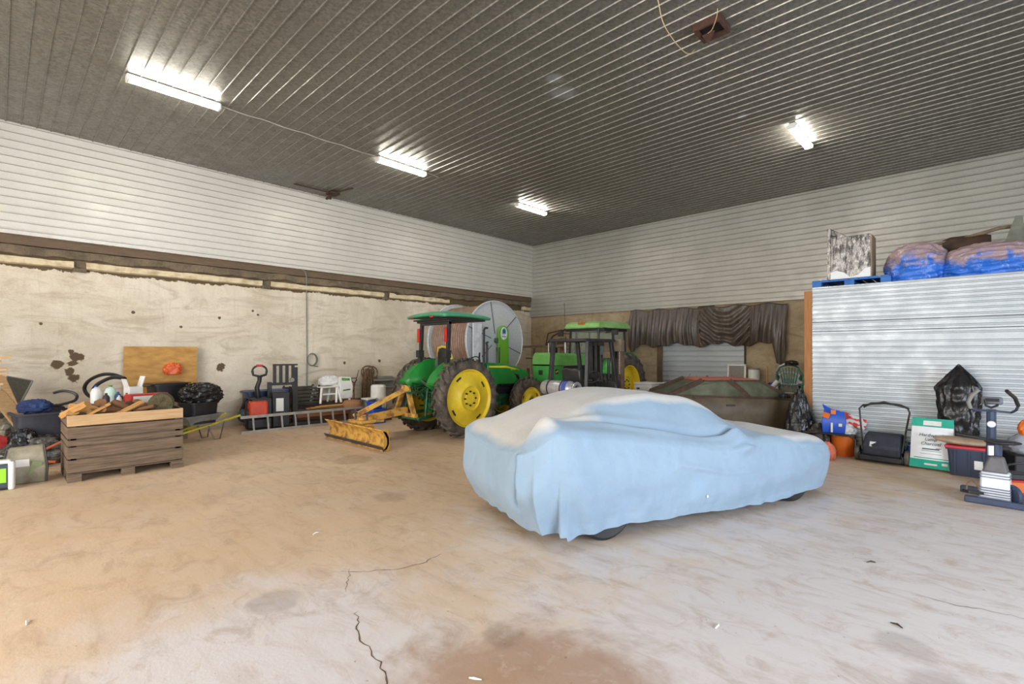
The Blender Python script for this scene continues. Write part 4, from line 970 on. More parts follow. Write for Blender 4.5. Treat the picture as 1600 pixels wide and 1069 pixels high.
M().box((.0, -.12, .32), (.14, .015, .16), (.3, 0, 0)).build('flap', M_WHITE, t); M().box((.0, .12, .34), (.12, .015, .2), (-.3, 0, .1)).build('flap', M_WHITE, t)
M_BOXRED = pm('red_carton', C(196, 52, 46), C(176, 44, 40), 5, .5)
t = thing('long_carton', 'long red carton with a white panel lying behind the bin log', 'carton', (-10.02, 1.72, .90), .18)
M().bb((-.1, -.27, 0), (.1, .27, .17)).build('carton_body', M_BOXRED, t, bevel=.004)
M().bb((.1, -.23, .03), (.104, .25, .14)).build('white_panel', M_WHITE, t)
for i, (x, y, z_, cc, s_) in enumerate(((-10.4, 1.50, .90, C(196, 60, 52), .08), (-10.5, 1.40, .90, C(52, 80, 130), .09), (-10.3, 1.22, .90, C(60, 44, 56), .09), (-10.25, 1.38, .90, C(216, 214, 208), .07))):
    nm = ['red', 'navy', 'dark plum', 'white'][i]
    o = M().lathe([(.001, 0), (s_*.55, 0), (s_*.55, s_*1.3), (s_*.35, s_*1.7), (s_*.2, s_*1.75), (s_*.2, s_*2.1), (.001, s_*2.1)], 14).build('bottle', pm('bottle_'+nm.replace(' ', '_'), cc), None, (x, y, z_))
    tag(o, nm+' little bottle among the clutter on the table behind the bin', 'bottle')
# plywood against the wall with orange mitten
t = M().box((0, 0, .95), (.018, 1.3, 1.85), (0, .05, 0)).build('plywood_sheet', M_PLY, None, (XL+.16, wy(250), 0), bevel=.003)
tag(t, 'orange-brown plywood sheet leaning on the cream wall', 'plywood')
p = vp(270, 577, 10.58)
tag(crumple('orange_bag', pm('orange_film', C(232, 110, 50), C(214, 90, 40), 6, .4), (p.x, p.y, p.z-.11), (.16, .32, .24), 3, .25, n=36, m=24), 'crumpled orange bag stuck against the plywood sheet', 'bag')
# black tub and wheelbarrow
def tub(name, mat, c, d, h, lab, cat='tub', rotz=0, lidmat=None, taper=1.12, rim=.03):
    t = thing(name, lab, cat, c, rotz); x, y = d[0]/2, d[1]/2; q = taper
    b = M(); th = .012
    def ring(sx, sy, z_): 
        r = min(sx, sy)*.22; pts = []
        for cx, cy, a0 in ((sx-r, sy-r, 0), (-sx+r, sy-r, PI/2), (-sx+r, -sy+r, PI), (sx-r, -sy+r, 1.5*PI)):
            pts += [(cx+r*math.cos(a0+k*PI/6), cy+r*math.sin(a0+k*PI/6), z_) for k in range(4)]
        return pts
    b.loft([ring(x, y, 0), ring(x*q, y*q, h-.03), ring(x*q+rim, y*q+rim, h-.03), ring(x*q+rim, y*q+rim, h), ring(x*q-th, y*q-th, h), ring(x-th, y-th, .02)], False)
    n = 16; b.f.append(tuple(range(n))); b.f.append(tuple(range(5*n, 6*n)))
    b.build('tub_body', mat, t, smooth=40)
    if lidmat:
        M().loft([ring(x*q+rim+.012, y*q+rim+.012, h-.012), ring(x*q+rim+.012, y*q+rim+.012, h+.02), ring(x*q-.01, y*q-.01, h+.035)]).build('lid', lidmat, t, smooth=40)
    return t
WBc = vp(310, 660, 9.7); WBc.z = 0
WB = thing('wheelbarrow', 'grey tray wheelbarrow with yellow handles holding a black tub beside the bin', 'wheelbarrow', WBc, PI+.3); WB.scale = (.85, .85, .85)
M_TRAY = pm('grey_tray', C(140, 142, 140), C(116, 118, 116), 5, .5)
b = M(); b.loft([[(-.22, -.2, .40), (.22, -.2, .40), (.22, .3, .40), (-.22, .3, .40)], [(-.33, -.36, .62), (.33, -.36, .62), (.36, .46, .60), (-.36, .46, .60)], [(-.36, -.39, .62), (.36, -.39, .62), (.39, .49, .60), (-.39, .49, .60)], [(-.36, -.39, .64), (.36, -.39, .64), (.39, .49, .62), (-.39, .49, .62)], [(-.32, -.35, .64), (.32, -.35, .64), (.35, .45, .62), (-.35, .45, .62)], [(-.2, -.18, .42), (.2, -.18, .42), (.2, .28, .42), (-.2, .28, .42)]])
b.build('tray', M_TRAY, WB, smooth=30)
M_YH = pm('yellow_handle', C(206, 196, 60), C(180, 168, 54), 5, .5)
for s in (-1, 1):
    M().bar((s*.10, .62, .2), (s*.28, -.85, .52), .05, .045).build('handle', M_YH, WB, bevel=.006)
    M().tube([(s*.2, -.1, .36), (s*.24, -.22, 0.02), (s*.24, -.36, .02), (s*.26, -.45, .42)], .016, 8).build('leg', M_STEEL, WB)
wv = M().lathe([(.08, -.04), (.17, -.045), (.2, -.03), (.2, .03), (.17, .045), (.08, .04), (.08, -.04)], 28, axis='x', c=(0, .62, .2)).build('wheel', M_TYRE, WB)
M().lathe([(.001, -.03), (.08, -.035), (.09, 0), (.08, .035), (.001, .03)], 16, axis='x', c=(0, .62, .2)).build('hub', M_YH, wv)
tub('mixing_tub', M_BLKP, (WBc.x, WBc.y, .36), (.44, .46), .42, 'round-cornered black tub sitting in the wheelbarrow under a bin bag', rotz=.3, rim=.02)
tag(crumple('bin_bag', M_BAG, (WBc.x, WBc.y+.05, .775), (.58, .72, .36), 4, .18, n=70, m=44), 'shiny black bin bag heaped on the wheelbarrow tub', 'bag')
BT = vp(262, 625, 9.9)
t = tub('storage_tub', M_BLKP, (BT.x-.1, BT.y, .72), (.42, .50), .40, 'black square tub with torn dark film on its rim, behind the bin log', 'tub', .2)
M().bb((-.27, -.33, .40), (.27, .34, .42)).box((.0, -.36, .39), (.4, .16, .02), (.3, 0, .2)).build('torn_film', M_BAGBR, t, bevel=.01)
tag(M().bb((-.3, -.3, 0), (.3, .3, .72)).build('wooden_box', M_BROWNWOOD, None, (BT.x-.1, BT.y, 0), bevel=.01), 'brown box holding up the black square tub', 'box')
# left of the bin ---------------------------------------------------------
for k, (z_, y1, w_) in enumerate(((1.82, -.02, .12), (1.69, .15, .14), (1.63, .04, .1), (1.50, .10, .12), (1.44, .11, .12), (1.28, .06, .12), (2.0, -.06, .12))):
    o = M().bb((-.0, -2.2, 0), (w_, 0, .035)).build('lumber_board', M_BINNEW, None, (-11.0+.03*(k % 3), y1, z_-.03), bevel=.003)
    tag(o, 'rough pine board end jutting into view above the leaning screens', 'board', 'pine boards stacked on the rack')
t = thing('lumber_rack', 'timber rack carrying pine boards at the edge beside the leaning screens', 'rack', (-11.0, -1.2, 0))
for y in (-.8, .6):
    M().bb((.22, y, 0), (.30, y+.08, 2.2)).build('upright', M_BROWNWOOD, t)
    for z_ in (1.215, 1.43, 1.565, 1.62, 1.75, 1.93): M().bb((-.05, y, z_-.03 if z_ > 1.3 else z_-.03), (.22, y+.08, z_-.005)).build('arm', M_BROWNWOOD, t)
def panel_px(name, pts, Ds, th, mat, lab, cat, frame=None, fw=.03):
    P = [vp(x, y, D) for (x, y), D in zip(pts, Ds)]
    nn = (P[1]-P[0]).cross(P[3]-P[0]).normalized()*th
    t = thing(name, lab, cat, tuple(P[0])); Q = [q-P[0] for q in P]
    b = M(); b.add(Q+[q+nn for q in Q], [(0, 1, 2, 3), (7, 6, 5, 4), (0, 4, 5, 1), (1, 5, 6, 2), (2, 6, 7, 3), (3, 7, 4, 0)]); b.build('panel_face', mat, t)
    if frame:
        b = M()
        for i in range(4): b.bar(Q[i]+nn*.5, Q[(i+1) % 4]+nn*.5, fw, th*2)
        b.build('panel_edge', frame, t)
    return t
M_MESH = pm('dark_screen_mesh', C(98, 94, 82), C(78, 76, 68), 30, .8)
panel_px('insect_screen', [(12, 588), (51, 595), (33, 629), (-12, 650)], [8.72, 8.95, 8.5, 8.2], .015, M_MESH, 'smaller grey insect screen in a thin frame leaning on the wall at the edge', 'screen', M_GREY, .02)
panel_px('insect_screen', [(-30, 600), (24, 634), (2, 676), (-30, 672)], [8.6, 8.9, 8.4, 8.2], .015, M_MESH, 'large grey insect screen with a white edge lying behind the leaning plank', 'screen', M_WHITE, .02)
panel_px('leaning_plank', [(-12, 580), (8, 588), (41, 662), (36, 668)], [8.5, 8.5, 8.0, 8.0], .04, M_BINNEW, 'wide pine plank leaning down to the black bags at the edge', 'plank')
o = M().bar(vp(-8, 612, 8.2), vp(38, 668, 7.9), .22, .04).build('leaning_board', M_BINNEW, None, bevel=.003); tag(o, 'second pine plank sloping below the first at the edge', 'plank')
p = gp(95, 672); 
tub('navy_tub', pm('slate_tub', C(60, 62, 72), C(46, 46, 54)), (-11.2, .55, 0), (.6, .7), .78, 'slate grey tub with a navy cloth on it, behind the bags', 'tub', .1)
tag(crumple('navy_cloth', pm('navy_cloth', C(50, 72, 120), C(36, 50, 90), 6, .85), (-11.15, .42, .78), (.4, .42, .2), 8, .2, n=36, m=24), 'crumpled navy cloth bundle on the slate tub', 'cloth')
for px, py, D, sx, sy, sz, sd, nm, mt, lab in ((60, 668, 8.3, .55, .8, .62, 11, 'bin_bag', M_BAGBR, 'brown-black film bundle just beside the bin corner, above the clear bags'),
                                       (85, 662, 8.6, .5, .5, .85, 12, 'bin_bag', M_BAG, 'tall dark bag squeezed behind the bin corner'),
                                       (58, 700, 7.75, .62, .95, .52, 13, 'clear_bag', pm('grey_shiny_film', C(96, 94, 88), C(50, 48, 46), 9, .2, 0, .7, bscale=10, lo=.4, hi=.55), 'shiny grey film heap between the red cloth and orange hand truck'),
                                       (36, 690, 7.6, .3, .42, .50, 14, 'dark_brush', M_BAG, 'small matt black bag beside the red cloth'),
                                       (5, 700, 7.5, .35, .5, .52, 15, 'red_cloth', pm('red_fabric', C(160, 34, 36), C(128, 26, 30), 7, .9), 'dark red fabric bundle at the edge above the green-label bottle'),
                                       (20, 672, 8.4, .4, .55, .62, 16, 'white_sack', M_CLEAR, 'whitish crumpled sack behind the red cloth')):
    g_ = vp(px, py, D); tag(crumple(nm, mt, (g_.x, g_.y, 0 if nm != 'x' else g_.z), (sx, sy, max(.3, g_.z+sz*.35)), sd, .16, n=56, m=36), lab, 'cloth' if 'cloth' in nm else 'bag')
# bag with flat sides by the edge
p = gp(42, 757)
t = thing('clear_zip_bag', 'clear zip bag with dark piping and a white card standing in front of the heap', 'bag', (p.x-.15, p.y, 0), PI/2-.15)
b = M(); b.loft([[(-.2, -.11, .0), (.2, -.11, 0), (.2, .11, 0), (-.2, .11, 0)], [(-.215, -.14, .2), (.215, -.14, .2), (.2, .14, .2), (-.2, .14, .2)], [(-.17, -.03, .48), (.17, -.03, .5), (.17, .03, .5), (-.17, .03, .48)]]); b.build('bag_body', M_CLEAR, t, bevel=.02)
M().tube([(.21, -.12, .01), (.225, -.14, .2), (.18, -.035, .5)], .010, 6).build('piping', M_BLACK, t); M().tube([(-.21, -.12, .01), (-.225, -.14, .2), (-.18, -.035, .48)], .006, 6).build('piping', M_BLACK, t)
M().box((-.02, -.128, .25), (.13, .006, .17), (.25, 0, 0)).build('card', M_WHITE, t); M().box((.1, -.135, .2), (.1, .01, .2), (.3, .2, .3)).build('green_contents', pm('sage', C(140, 152, 116)), t)
p = gp(-6, 768)
t = thing('bottle', 'dark bottle in a white sleeve with a lime green label, at the frame edge', 'bottle', (p.x-.05, p.y+.02, 0), PI/2-.1)
M().bb((-.12, -.07, .01), (.12, .07, .34)).build('bottle_body', pm('slate_plastic', C(70, 78, 92), C(50, 56, 70)), t, bevel=.03)
M().bb((.09, -.085, 0), (.15, .075, .36)).bb((-.12, -.06, .33), (.12, .06, .38)).build('white_sleeve', M_WHP, t, bevel=.02)
M().bb((-.1, -.076, .1), (.075, -.072, .28)).build('label_panel', pm('lime_label', C(150, 214, 44), C(140, 204, 40)), t)
# orange hand truck lying by the bin
p = gp(78, 728)
t = thing('hand_truck', 'orange tubular hand truck lying against the bin side', 'hand truck', (p.x, p.y, 0), .5)
M_RUST = pm('orange_rust_paint', C(176, 92, 58), C(146, 70, 46), 7, .6)
M().tube([(-.35, -.25, .12), (-.2, -.15, .16), (.05, .1, .34), (.28, .3, .56)], .022, 8).tube([(-.2, .1, .1), (.0, .2, .2), (.25, .5, .5)], .022, 8).tube([(-.35, -.25, .10), (.3, -.1, .10)], .022, 8).build('tube_frame', M_RUST, t)
M().bb((-.4, -.3, .03), (.1, -.1, .06)).build('toe_plate', M_RUST, t)
M().lathe([(.001, -.03), (.1, -.035), (.12, 0), (.1, .035), (.001, .03)], 20, axis='x', c=(-.1, .2, .12)).build('wheel', M_TYRE, t)
# ------------------------------------------------------------ pallet stacker
SX, SY = -11.55, 4.25
def at_(px, D): return vp(px, 551, D)
q = at_(412, 11.35)
ST = thing('pallet_stacker', 'orange and black pallet stacker with a tiller, parked against the cream wall', 'pallet truck', (q.x, q.y, 0), -.15)
b = M().bb((-.30, -.38, .04), (.30, .12, .26)).bb((-.26, -.3, .26), (.26, .14, .72)); b.build('chassis', M_BLKP, ST, bevel=.03)
M().bb((.0, -.36, .28), (.34, .03, .66)).build('orange_cover', M_ORTOY, ST, bevel=.04)
M().bb((-.28, .13, .04), (.30, .50, .84)).build('battery_box', M_BLKP, ST, bevel=.02)
M().bb((.3, .2, .4), (.306, .36, .7)).build('white_label', M_WHITE, ST)
b = M().tube([(.05, -.12, .7), (.10, -.16, .95), (.06, -.10, 1.10), (.08, -.1, 1.22)], [.06, .05, .045, .05], 10)
b.tube([(.08, -.1+.15*math.cos(a), 1.33+.12*math.sin(a)) for a in [PI*1.05*k/10-PI*.02 for k in range(11)]], .022, 8)
b.tube([(.08, .05, 1.33), (.08, .03, 1.24), (.08, -.1, 1.2), (.08, -.23, 1.24), (.08, -.25, 1.33)], .028, 8); tl = b.build('tiller', M_BLKP, ST)
M().box((.08, -.1, 1.45), (.07, .14, .05)).build('red_button', M_RED, tl, bevel=.015)
b = M().bb((-.05, .08, .2), (.03, .17, 1.06)).bb((-.05, .62, .05), (.03, .74, 1.4)).bb((-.03, .17, .98), (.02, .62, 1.04)); b.build('mast_upright', M_BLACK, ST, bevel=.006)
b = M()
for k in range(4): b.bb((-.03, .20+.135*k, 1.02), (.01, .27+.135*k, 1.46))
b.bb((-.04, .2, 1.44), (.02, .74, 1.48)); b.build('load_guard', M_BLACK, ST, bevel=.003)
M().cyl((.03, .6, 1.1), (.09, .6, 1.1), .05, 14).build('pulley', M_GREY, ST)
M().tube([(.25, -.4, .05), (.28, -.42, .45), (.22, -.4, .62), (.1, -.3, .68)], .02, 8).tube([(-.1, -.34, .7), (-.1, -.45, .4), (-.1, -.42, .2)], .04, 8).build('side_hoop', M_BLKP, ST)
M().lathe([(.001, -.06), (.1, -.06), (.15, -.04), (.15, .04), (.1, .06), (.001, .06)], 22, axis='x', c=(.22, -.42, .34)).build('hose_drum', M_BLKP, ST)
for s in (0, 1): M().bb((.0+.22*s-.2, .5, .02), (.14+.22*s-.2, 1.4, .09)).build('fork', M_BLACK, ST, bevel=.01)
# blue bins behind the stacker
for px, lab in ((402, 'navy lidded bin behind the stacker tiller'), (430, 'navy lidded bin behind the stacker mast')):
    q = at_(px, 11.6 if px < 410 else 11.9); tub('storage_bin', M_NAVY, (q.x-.1, q.y, 0), (.4, .44), .82, lab, 'bin', 0, M_BLUEP if px > 410 else M_NAVY, 1.08)
q = at_(470, 12.5)
t = thing('slatted_crate', 'dark grey slatted crate standing by the wall past the stacker', 'crate', (q.x+.05, q.y, .42))
b = M()
for k in range(5): b.bb((.2, -.4, .04+.09*k), (.215, .4, .10+.09*k)).bb((-.2, -.4, .04+.09*k), (-.185, .4, .10+.09*k)).bb((-.2, .385, .04+.09*k), (.2, .4, .1+.09*k)).bb((-.2, -.4, .04+.09*k), (.2, -.385, .1+.09*k))
for x in (-.19, .17):
    for y in (-.39, .35): b.bb((x, y, 0), (x+.03, y+.04, .5))
b.bb((-.2, -.4, 0), (.2, .4, .02)); b.build('slats', pm('dark_slat', C(84, 78, 68), C(62, 58, 50)), t)
# bench of stacked timbers along the wall
for j, (px, D, z_, L_, lab) in enumerate(((520, 12.7, .0, 2.6, 'bottom brown timber along the wall behind the ladder'), (525, 12.8, .0, 2.5, 'brown timber between two others behind the ladder'), (532, 12.65, .17, 2.3, 'upper reddish timber behind the ladder rungs'), (500, 13.1, .30, 2.4, 'long dark timber ledge under the white step stool'))):
    q = at_(px, D); o = M().bb((-.1, -L_/2, 0), (.1, L_/2, .155)).build('timber', [M_BROWNW, M_PINE, wood('red_timber', C(150, 104, 70), C(120, 80, 54), 1), M_BROWNWOOD][j], None, (q.x-.0-(.23 if j == 1 else 0), q.y, z_), bevel=.01); tag(o, lab, 'timber')
for j in range(4):
    q = at_(548+7*j, 12.4); o = M().bar((-.2, -.9, .36+.02*j), (.15, .8, .37+.03*j), .1, .03).build('loose_board', M_PINE, None, (q.x-.35, q.y, 0), bevel=.003); tag(o, 'thin pale board resting on the timbers behind the ladder', 'board', 'thin boards on the timbers')
o = M().bar((0, -.45, 0), (.05, .35, -.08), .1, .05).build('yellow_level', M_YH, None, vp(483, 641, 12.5)); tag(o, 'yellow board end lying on the timbers near the stacker', 'board')
# ladder on its side
A = gp(377, 679); B_ = gp(560, 660)
A2 = gp(378, 680); dirL = Vector((A.x-A.x, 1, 0)); p0 = Vector((A.x, A.y, 0)); p1 = Vector((A.x+.08, A.y+4.6, 0))
t = thing('ladder', 'long aluminium ladder lying on its side in front of the stacker', 'ladder', p0)
M_ALU = pm('aluminium', C(196, 194, 188), C(170, 168, 162), 6, .4, .6)
d_ = p1-p0
M().bar((0, 0, .03), (d_.x, d_.y, .03), .03, .06).build('rail', M_ALU, t); M().bar((-.06, 0, .35), (d_.x-.06, d_.y, .35), .03, .06).build('rail', M_ALU, t)
for k in range(15):
    y = .25+.30*k; f_ = y/d_.y; M().bar((d_.x*f_, y, .05), (d_.x*f_-.06, y, .33), .035, .03).build('rung', M_ALU, t)
# step stool etc
def stool(c, rz, lab, h=.42, s=.36):
    t = thing('step_stool', lab, 'stool', c, rz)
    M().bb((-s/2, -s/2, h-.03), (s/2, s/2, h)).build('stool_top', M_WHP, t, bevel=.012)
    for x in (-1, 1):
        for y in (-1, 1): M().bar((x*s*.42, y*s*.42, h-.02), (x*s*.56, y*s*.56, 0), .05, .05).build('leg', M_WHP, t, bevel=.006)
    M().bb((s*.44, -s*.4, h*.5), (s*.48, s*.4, h*.58)).bb((-s*.48, -s*.4, h*.5), (-s*.44, s*.4, h*.58)).build('stretcher', M_WHP, t)
    return t
q = at_(508, 12.75); stool((q.x+.05, q.y, .46), 0, 'white plastic step stool on the timber ledge by the wall', .42, .5)
q = at_(526, 12.9); stool((q.x+.02, q.y+.05, .46), .1, 'second white stool holding the green-white sack', .44, .36)
tag(crumple('white_bag', pm('thin_white_film', C(238, 238, 236), C(220, 220, 218), 5, .4), (q.x-.1, q.y-.15, .9), (.3, .55, .24), 21, .2, n=36, m=24), 'crumpled white bag on the white stools', 'bag')
q = at_(539, 12.9); 
t = thing('seed_sack', 'white and green printed sack leaning on the stool by the wall', 'sack', (q.x, q.y, .55))
M().loft([[(-.06, -.17, 0), (.08, -.17, 0), (.08, .17, 0), (-.06, .17, 0)], [(-.08, -.18, .3), (.1, -.18, .3), (.1, .18, .3), (-.08, .18, .3)], [(-.03, -.16, .55), (.0, -.17, .58), (.0, .17, .55), (-.03, .16, .55)]]).build('sack_body', M_WHP, t, bevel=.02)
M().add([(.105, -.1, .2), (.105, .1, .22), (.02, .12, .52), (.02, -.1, .54)], [(0, 1, 2, 3)]).build('green_print', pm('leaf_green', C(110, 180, 80), C(70, 150, 70), 10, .5), t, thick=.01)
q = at_(551, 12.6)
tag(M().lathe([(.001, 0), (.2, 0), (.25, .05), (.25, .13), (.2, .2), (.001, .23)], 28).build('basket', wood('tan_basket', C(176, 128, 88), C(140, 98, 64), 2), None, (q.x, q.y, .32), .5), 'round flat brown basket on the timbers beside the seed sack', 'basket')
q = at_(576, 12.6)
t = thing('paint_pail', 'white and grey metal pail near the blue bins and yellow blade', 'pail', (q.x, q.y, .30)); M().lathe([(.001, 0), (.17, 0), (.18, .22), (.19, .23), (.19, .26), (.001, .25)], 24).build('pail_body', M_STEEL, t); M().lathe([(.001, .25), (.19, .26), (.19, .28), (.001, .28)], 24).build('lid', M_WHP, t)
tag(M().bb((-.3, -.4, 0), (.3, .5, .30)).build('wooden_box', M_BROWNW, None, (q.x, q.y, 0), bevel=.01), 'brown box under the metal pail', 'box')
for px, D, z_, lab in ((585, 12.25, .37, 'small upper blue bin stacked by the tractor wheel'), (588, 12.2, 0, 'lower blue bin beneath the small one, behind the yellow drawbar')):
    q = at_(px, D); tub('blue_bin', M_BLUEP, (q.x, q.y, z_), (.26, .28) if z_ else (.3, .36), .16 if z_ else .36, lab, 'bin', 0, None, 1.1, .02)
q = at_(591, 12.95); tag(M().lathe([(.001, 0), (.17, 0), (.19, .03), (.2, .5), (.19, .86), (.16, .90), (.001, .91)], 24).build('white_drum', M_WHP, None, (q.x, q.y, 0)), 'tall white plastic drum standing by the tractor wheel and rope bundle', 'drum')
# rope bundle on the wall
q = at_(574, 14.1); b = M(); random.seed(3)
qq = wp(573, 600, .1)
for k in range(16):
    y = -.2+.4*random.random(); x = .02+.12*random.random(); zt = .35+.1*random.random()
    b.tube([(x, y*.6, zt), (x+.03, y*.9, 0), (x, y*1.0+.02*random.random(), -.55), (x, y*1.1, -.85-.1*random.random())], .018, 6)
b.tube([(.06, .2*math.cos(a), .34+.18*math.sin(a)) for a in [2*PI*j/20 for j in range(20)]], .022, 6, True)
b.tube([(.08, .12+.18*math.cos(a), .30+.2*math.sin(a)) for a in [2*PI*j/20 for j in range(20)]], .02, 6, True)
tag(b.build('rope_bundle', pm('brown_rope', C(132, 106, 80), C(92, 72, 54), 20, .9), None, qq), 'bundle of brown ropes hung on the cream wall', 'rope')
q = wp(600, 600, .15); tag(M().bb((-.12, -.4, .1), (.12, .4, .16)).bb((-.1, -.3, -.1), (.1, .3, -.07)).box((0, 0, .2), (.14, .5, .06)).bb((-.14, -.4, -.4), (-.12, .4, .2)).build('wall_shelf', M_GREY, None, q), 'small grey wall shelf beside the rope bundle', 'shelf')
q = at_(553, 13.6)
t = thing('spade', 'spade with a black D handle propped by the wall near the seed sack', 'spade', (q.x, q.y, .0))
M().bar((.1, -.05, .0), (0, .0, .92), .03).build('shaft', M_BROWNW, t); M().tube([(0, 0, .9), (0, -.08, .98), (0, -.07, 1.04), (0, .07, 1.04), (0, .08, .98), (0, 0, .9)], .014, 6).build('grip', M_BLACK, t)
tag(M().tube([(0, 0, 0), (0, .05, .6), (-.05, .28, 1.25)], .01, 6).build('thin_rod', M_BLACK, None, (q.x-.1, q.y-.05, 0)), 'thin black rod leaning on the wall above the spade', 'rod')
q = wp(496, 627, .04); tag(M().lathe([(.001, -.03), (.1, -.03), (.13, 0), (.1, .04), (.001, .05)], 20, axis='x').build('round_cap', M_BROWNWOOD, None, q), 'round brown cap on the wall above the white stool', 'cap')
# ============================================================ back wall and right side
M_SHEET = pm('brown_plastic_sheeting', C(104, 92, 80), C(76, 66, 58), 4, .36, 0, .5, (3, 1, .6), bscale=12, bd=.02, spec=.8)
def bwall(px, py, off=.1):
    t_ = (YB-off)/(FY+RY*(px-800)/766.0); return vp(px, py, t_)
x0, x1 = bwall(987, 490).x, bwall(1232, 480).x
b = M(); W_ = x1-x0
topz_ = lambda u: (bwall(987+u*245, 486-13*u).z)
def sheet(u, v):
    x = x0+W_*u
    zt = topz_(u)+.03*math.sin(u*37); zb = 1.98+.05*math.sin(u*23)+.03*math.sin(u*61)
    if u < .08: zb -= .42*(1-u/.08)*(1 if u > .02 else u/.02)
    if u > .93: zb -= .55*min(1, (u-.93)/.02)*(1 if u < .985 else max(0, (1-u)/.015))
    fl = .05*abs(math.sin(u*75+1.4*math.sin(u*17)))+.028*math.sin(u*190+v*2+2*math.sin(u*31))
    sw = 0
    if .50 < u < .80:
        c_ = (u-.65)/.15; s_ = (1-c_*c_)
        fl = .06*math.sin(30*(v*.9-.42*s_)+1)+.02*math.sin(u*90); 
    skew = (.05-.10*v)*W_*0 
    x += -.10*v*math.exp(-u*30)+.05*math.sin(u*9+v*3)*v
    y = YB-.14-fl*(.25+.75*v)-.10*math.sin(PI*v)
    return (x, y, zt+(zb-zt)*v)
b.grid(sheet, 380, 44)
tag(b.build('plastic_sheet', M_SHEET, None, smooth=50, thick=.004), 'gathered black-brown plastic sheet hanging over the roll door', 'sheet')
# white framed sash, roll, shelf clutter by back wall
p = bwall(1150, 588, .5)
t = thing('window_sash', 'white empty window sash propped against the roll door', 'window frame', (p.x, p.y, .55), .0, tilt=(-.08, 0))
b = M().bb((-.25, -.02, 0), (-.2, .02, .88)).bb((.2, -.02, 0), (.25, .02, .88)).bb((-.25, -.02, .83), (.25, .02, .88)).bb((-.25, -.02, 0), (.25, .02, .05)); b.build('sash_frame', M_WHP, t, bevel=.004)
M().bb((-.2, .0, .05), (.2, .006, .83)).build('screen_mesh', pm('fine_mesh', C(150, 146, 136), C(140, 136, 126), 20, .8), t)
p = bwall(1120, 640, .55)
t = thing('wall_bench', 'low brown bench along the back wall behind the dusty coupe', 'bench', (p.x, p.y, 0))
be = bwall(1213, 640, .55).x-p.x
M().bb((-2.0, -.3, .50), (be, .25, .55)).build('bench_top', M_BROWNWOOD, t, bevel=.005)
for x in (-1.9, .2, be-.1): M().bb((x-.05, -.25, 0), (x+.05, .2, .5)).build('leg', M_BROWNWOOD, t)
p = bwall(1178, 590, .5)
t = thing('white_canister', 'tall white cylinder with a dark lid beside the window sash', 'canister', (p.x, p.y, .55)); M().lathe([(.001, 0), (.14, 0), (.14, .72), (.13, .74), (.001, .74)], 28).build('canister_body', M_WHP, t); M().lathe([(.001, .74), (.145, .74), (.145, .78), (.001, .79)], 28).build('lid', M_GREY, t)
for px, s_, mt, lab, nm in ((1190, .18, pm('bright_yellow', C(228, 196, 50)), 'small yellow-topped jar beside the white canister', 'jar'), (1192, .13, M_WHP, 'small white round jug in front of the yellow-topped jar', 'jug'), (1200, .16, M_NAVY, 'navy blue pot on the bench near the chairs', 'pot'), (1207, .17, M_BLUEP, 'blue pot on the bench right beside the chairs', 'pot')):
    p = bwall(px, 610, .45 if px != 1192 else .65); 
    tag(M().lathe([(.001, 0), (s_*.8, 0), (s_, s_*.6), (s_*.9, s_*1.6), (s_*.4, s_*2.1), (s_*.4, s_*2.4), (.001, s_*2.4)], 18).build(nm, mt, None, (p.x, p.y, .55)), lab, nm)
tag(M().tube([(0, 0, 0), (0, .05, .85)], .02, 8).build('broom_stick', M_PINE, None, (bwall(1199, 600, .5).x, YB-.55, .55)), 'thin wooden stick upright on the bench near the canister', 'stick')
# green chair on white chairs
M_CHG = pm('dark_green_plastic', C(66, 120, 104), C(54, 104, 90), 4, .4)
def patio_chair(c, rz, mat, lab, backtop=M_WHP, full=True):
    t = thing('patio_chair', lab, 'chair', c, rz)
    b = M()
    def sf(u, v): x = -.23+.46*u; y = -.24+.46*v; return (x, y, .43-.02*math.sin(PI*u)-.02*v)
    b.grid(sf, 10, 10); b.build('seat', mat, t, thick=.02)
    for x, y in ((-.25, -.24), (.25, -.24), (-.23, .2), (.23, .2)): M().bar((x*.95, y, .43), (x*1.12, y*1.15, 0), .055, .04).build('leg', mat, t, bevel=.006)
    for s in (-1, 1): M().tube([(s*.26, -.24, .42), (s*.29, -.22, .62), (s*.28, 0, .65), (s*.25, .2, .62), (s*.22, .24, .55)], .024, 8).build('arm', mat, t)
    b = M()
    for k in range(7):
        f_ = (k-3)/3.0; b.bar((f_*.13, .22, .43), (f_*.20, .33, .82-.05*f_*f_), .028, .012, (0, 1, 0))
    b.build('back_slats', mat, t)
    b = M().tube([(-.25, .24, .50), (-.26, .30, .70), (-.20, .34, .82), (-.1, .36, .87), (0, .36, .885), (.1, .36, .87), (.2, .34, .82), (.26, .30, .70), (.25, .24, .50)], .024, 8); b.build('back_rim', mat, t)
    if backtop: M().tube([(-.26, .33, .72), (-.20, .37, .84), (-.1, .39, .90), (0, .39, .92), (.1, .39, .90), (.2, .37, .84), (.26, .33, .72)], .022, 8).build('pale_rim', backtop, t)
    return t
p = vp(1234, 600, 11.9)
chz = p.z-.43
for k, (dz, mt, lab) in enumerate(((-.46, M_WHP, 'lowest white plastic chair of the stack by the orange post'), (-.32, M_WHP, 'white plastic chair, second from the bottom of the stack'), (-.18, M_WHP, 'white plastic chair just under the green one'), (0, M_CHG, 'dark green plastic garden chair topping the chair stack'))):
    patio_chair((p.x, p.y, max(.02, chz+dz)), .3, mt, lab, M_WHP if k == 3 else None)
tag(M().bb((-.35, -.35, 0), (.35, .35, max(.05, chz-.46))).build('chair_platform', M_BROWNWOOD, None, (p.x, p.y, -.0), .3), 'low dark box under the chair stack', 'box')
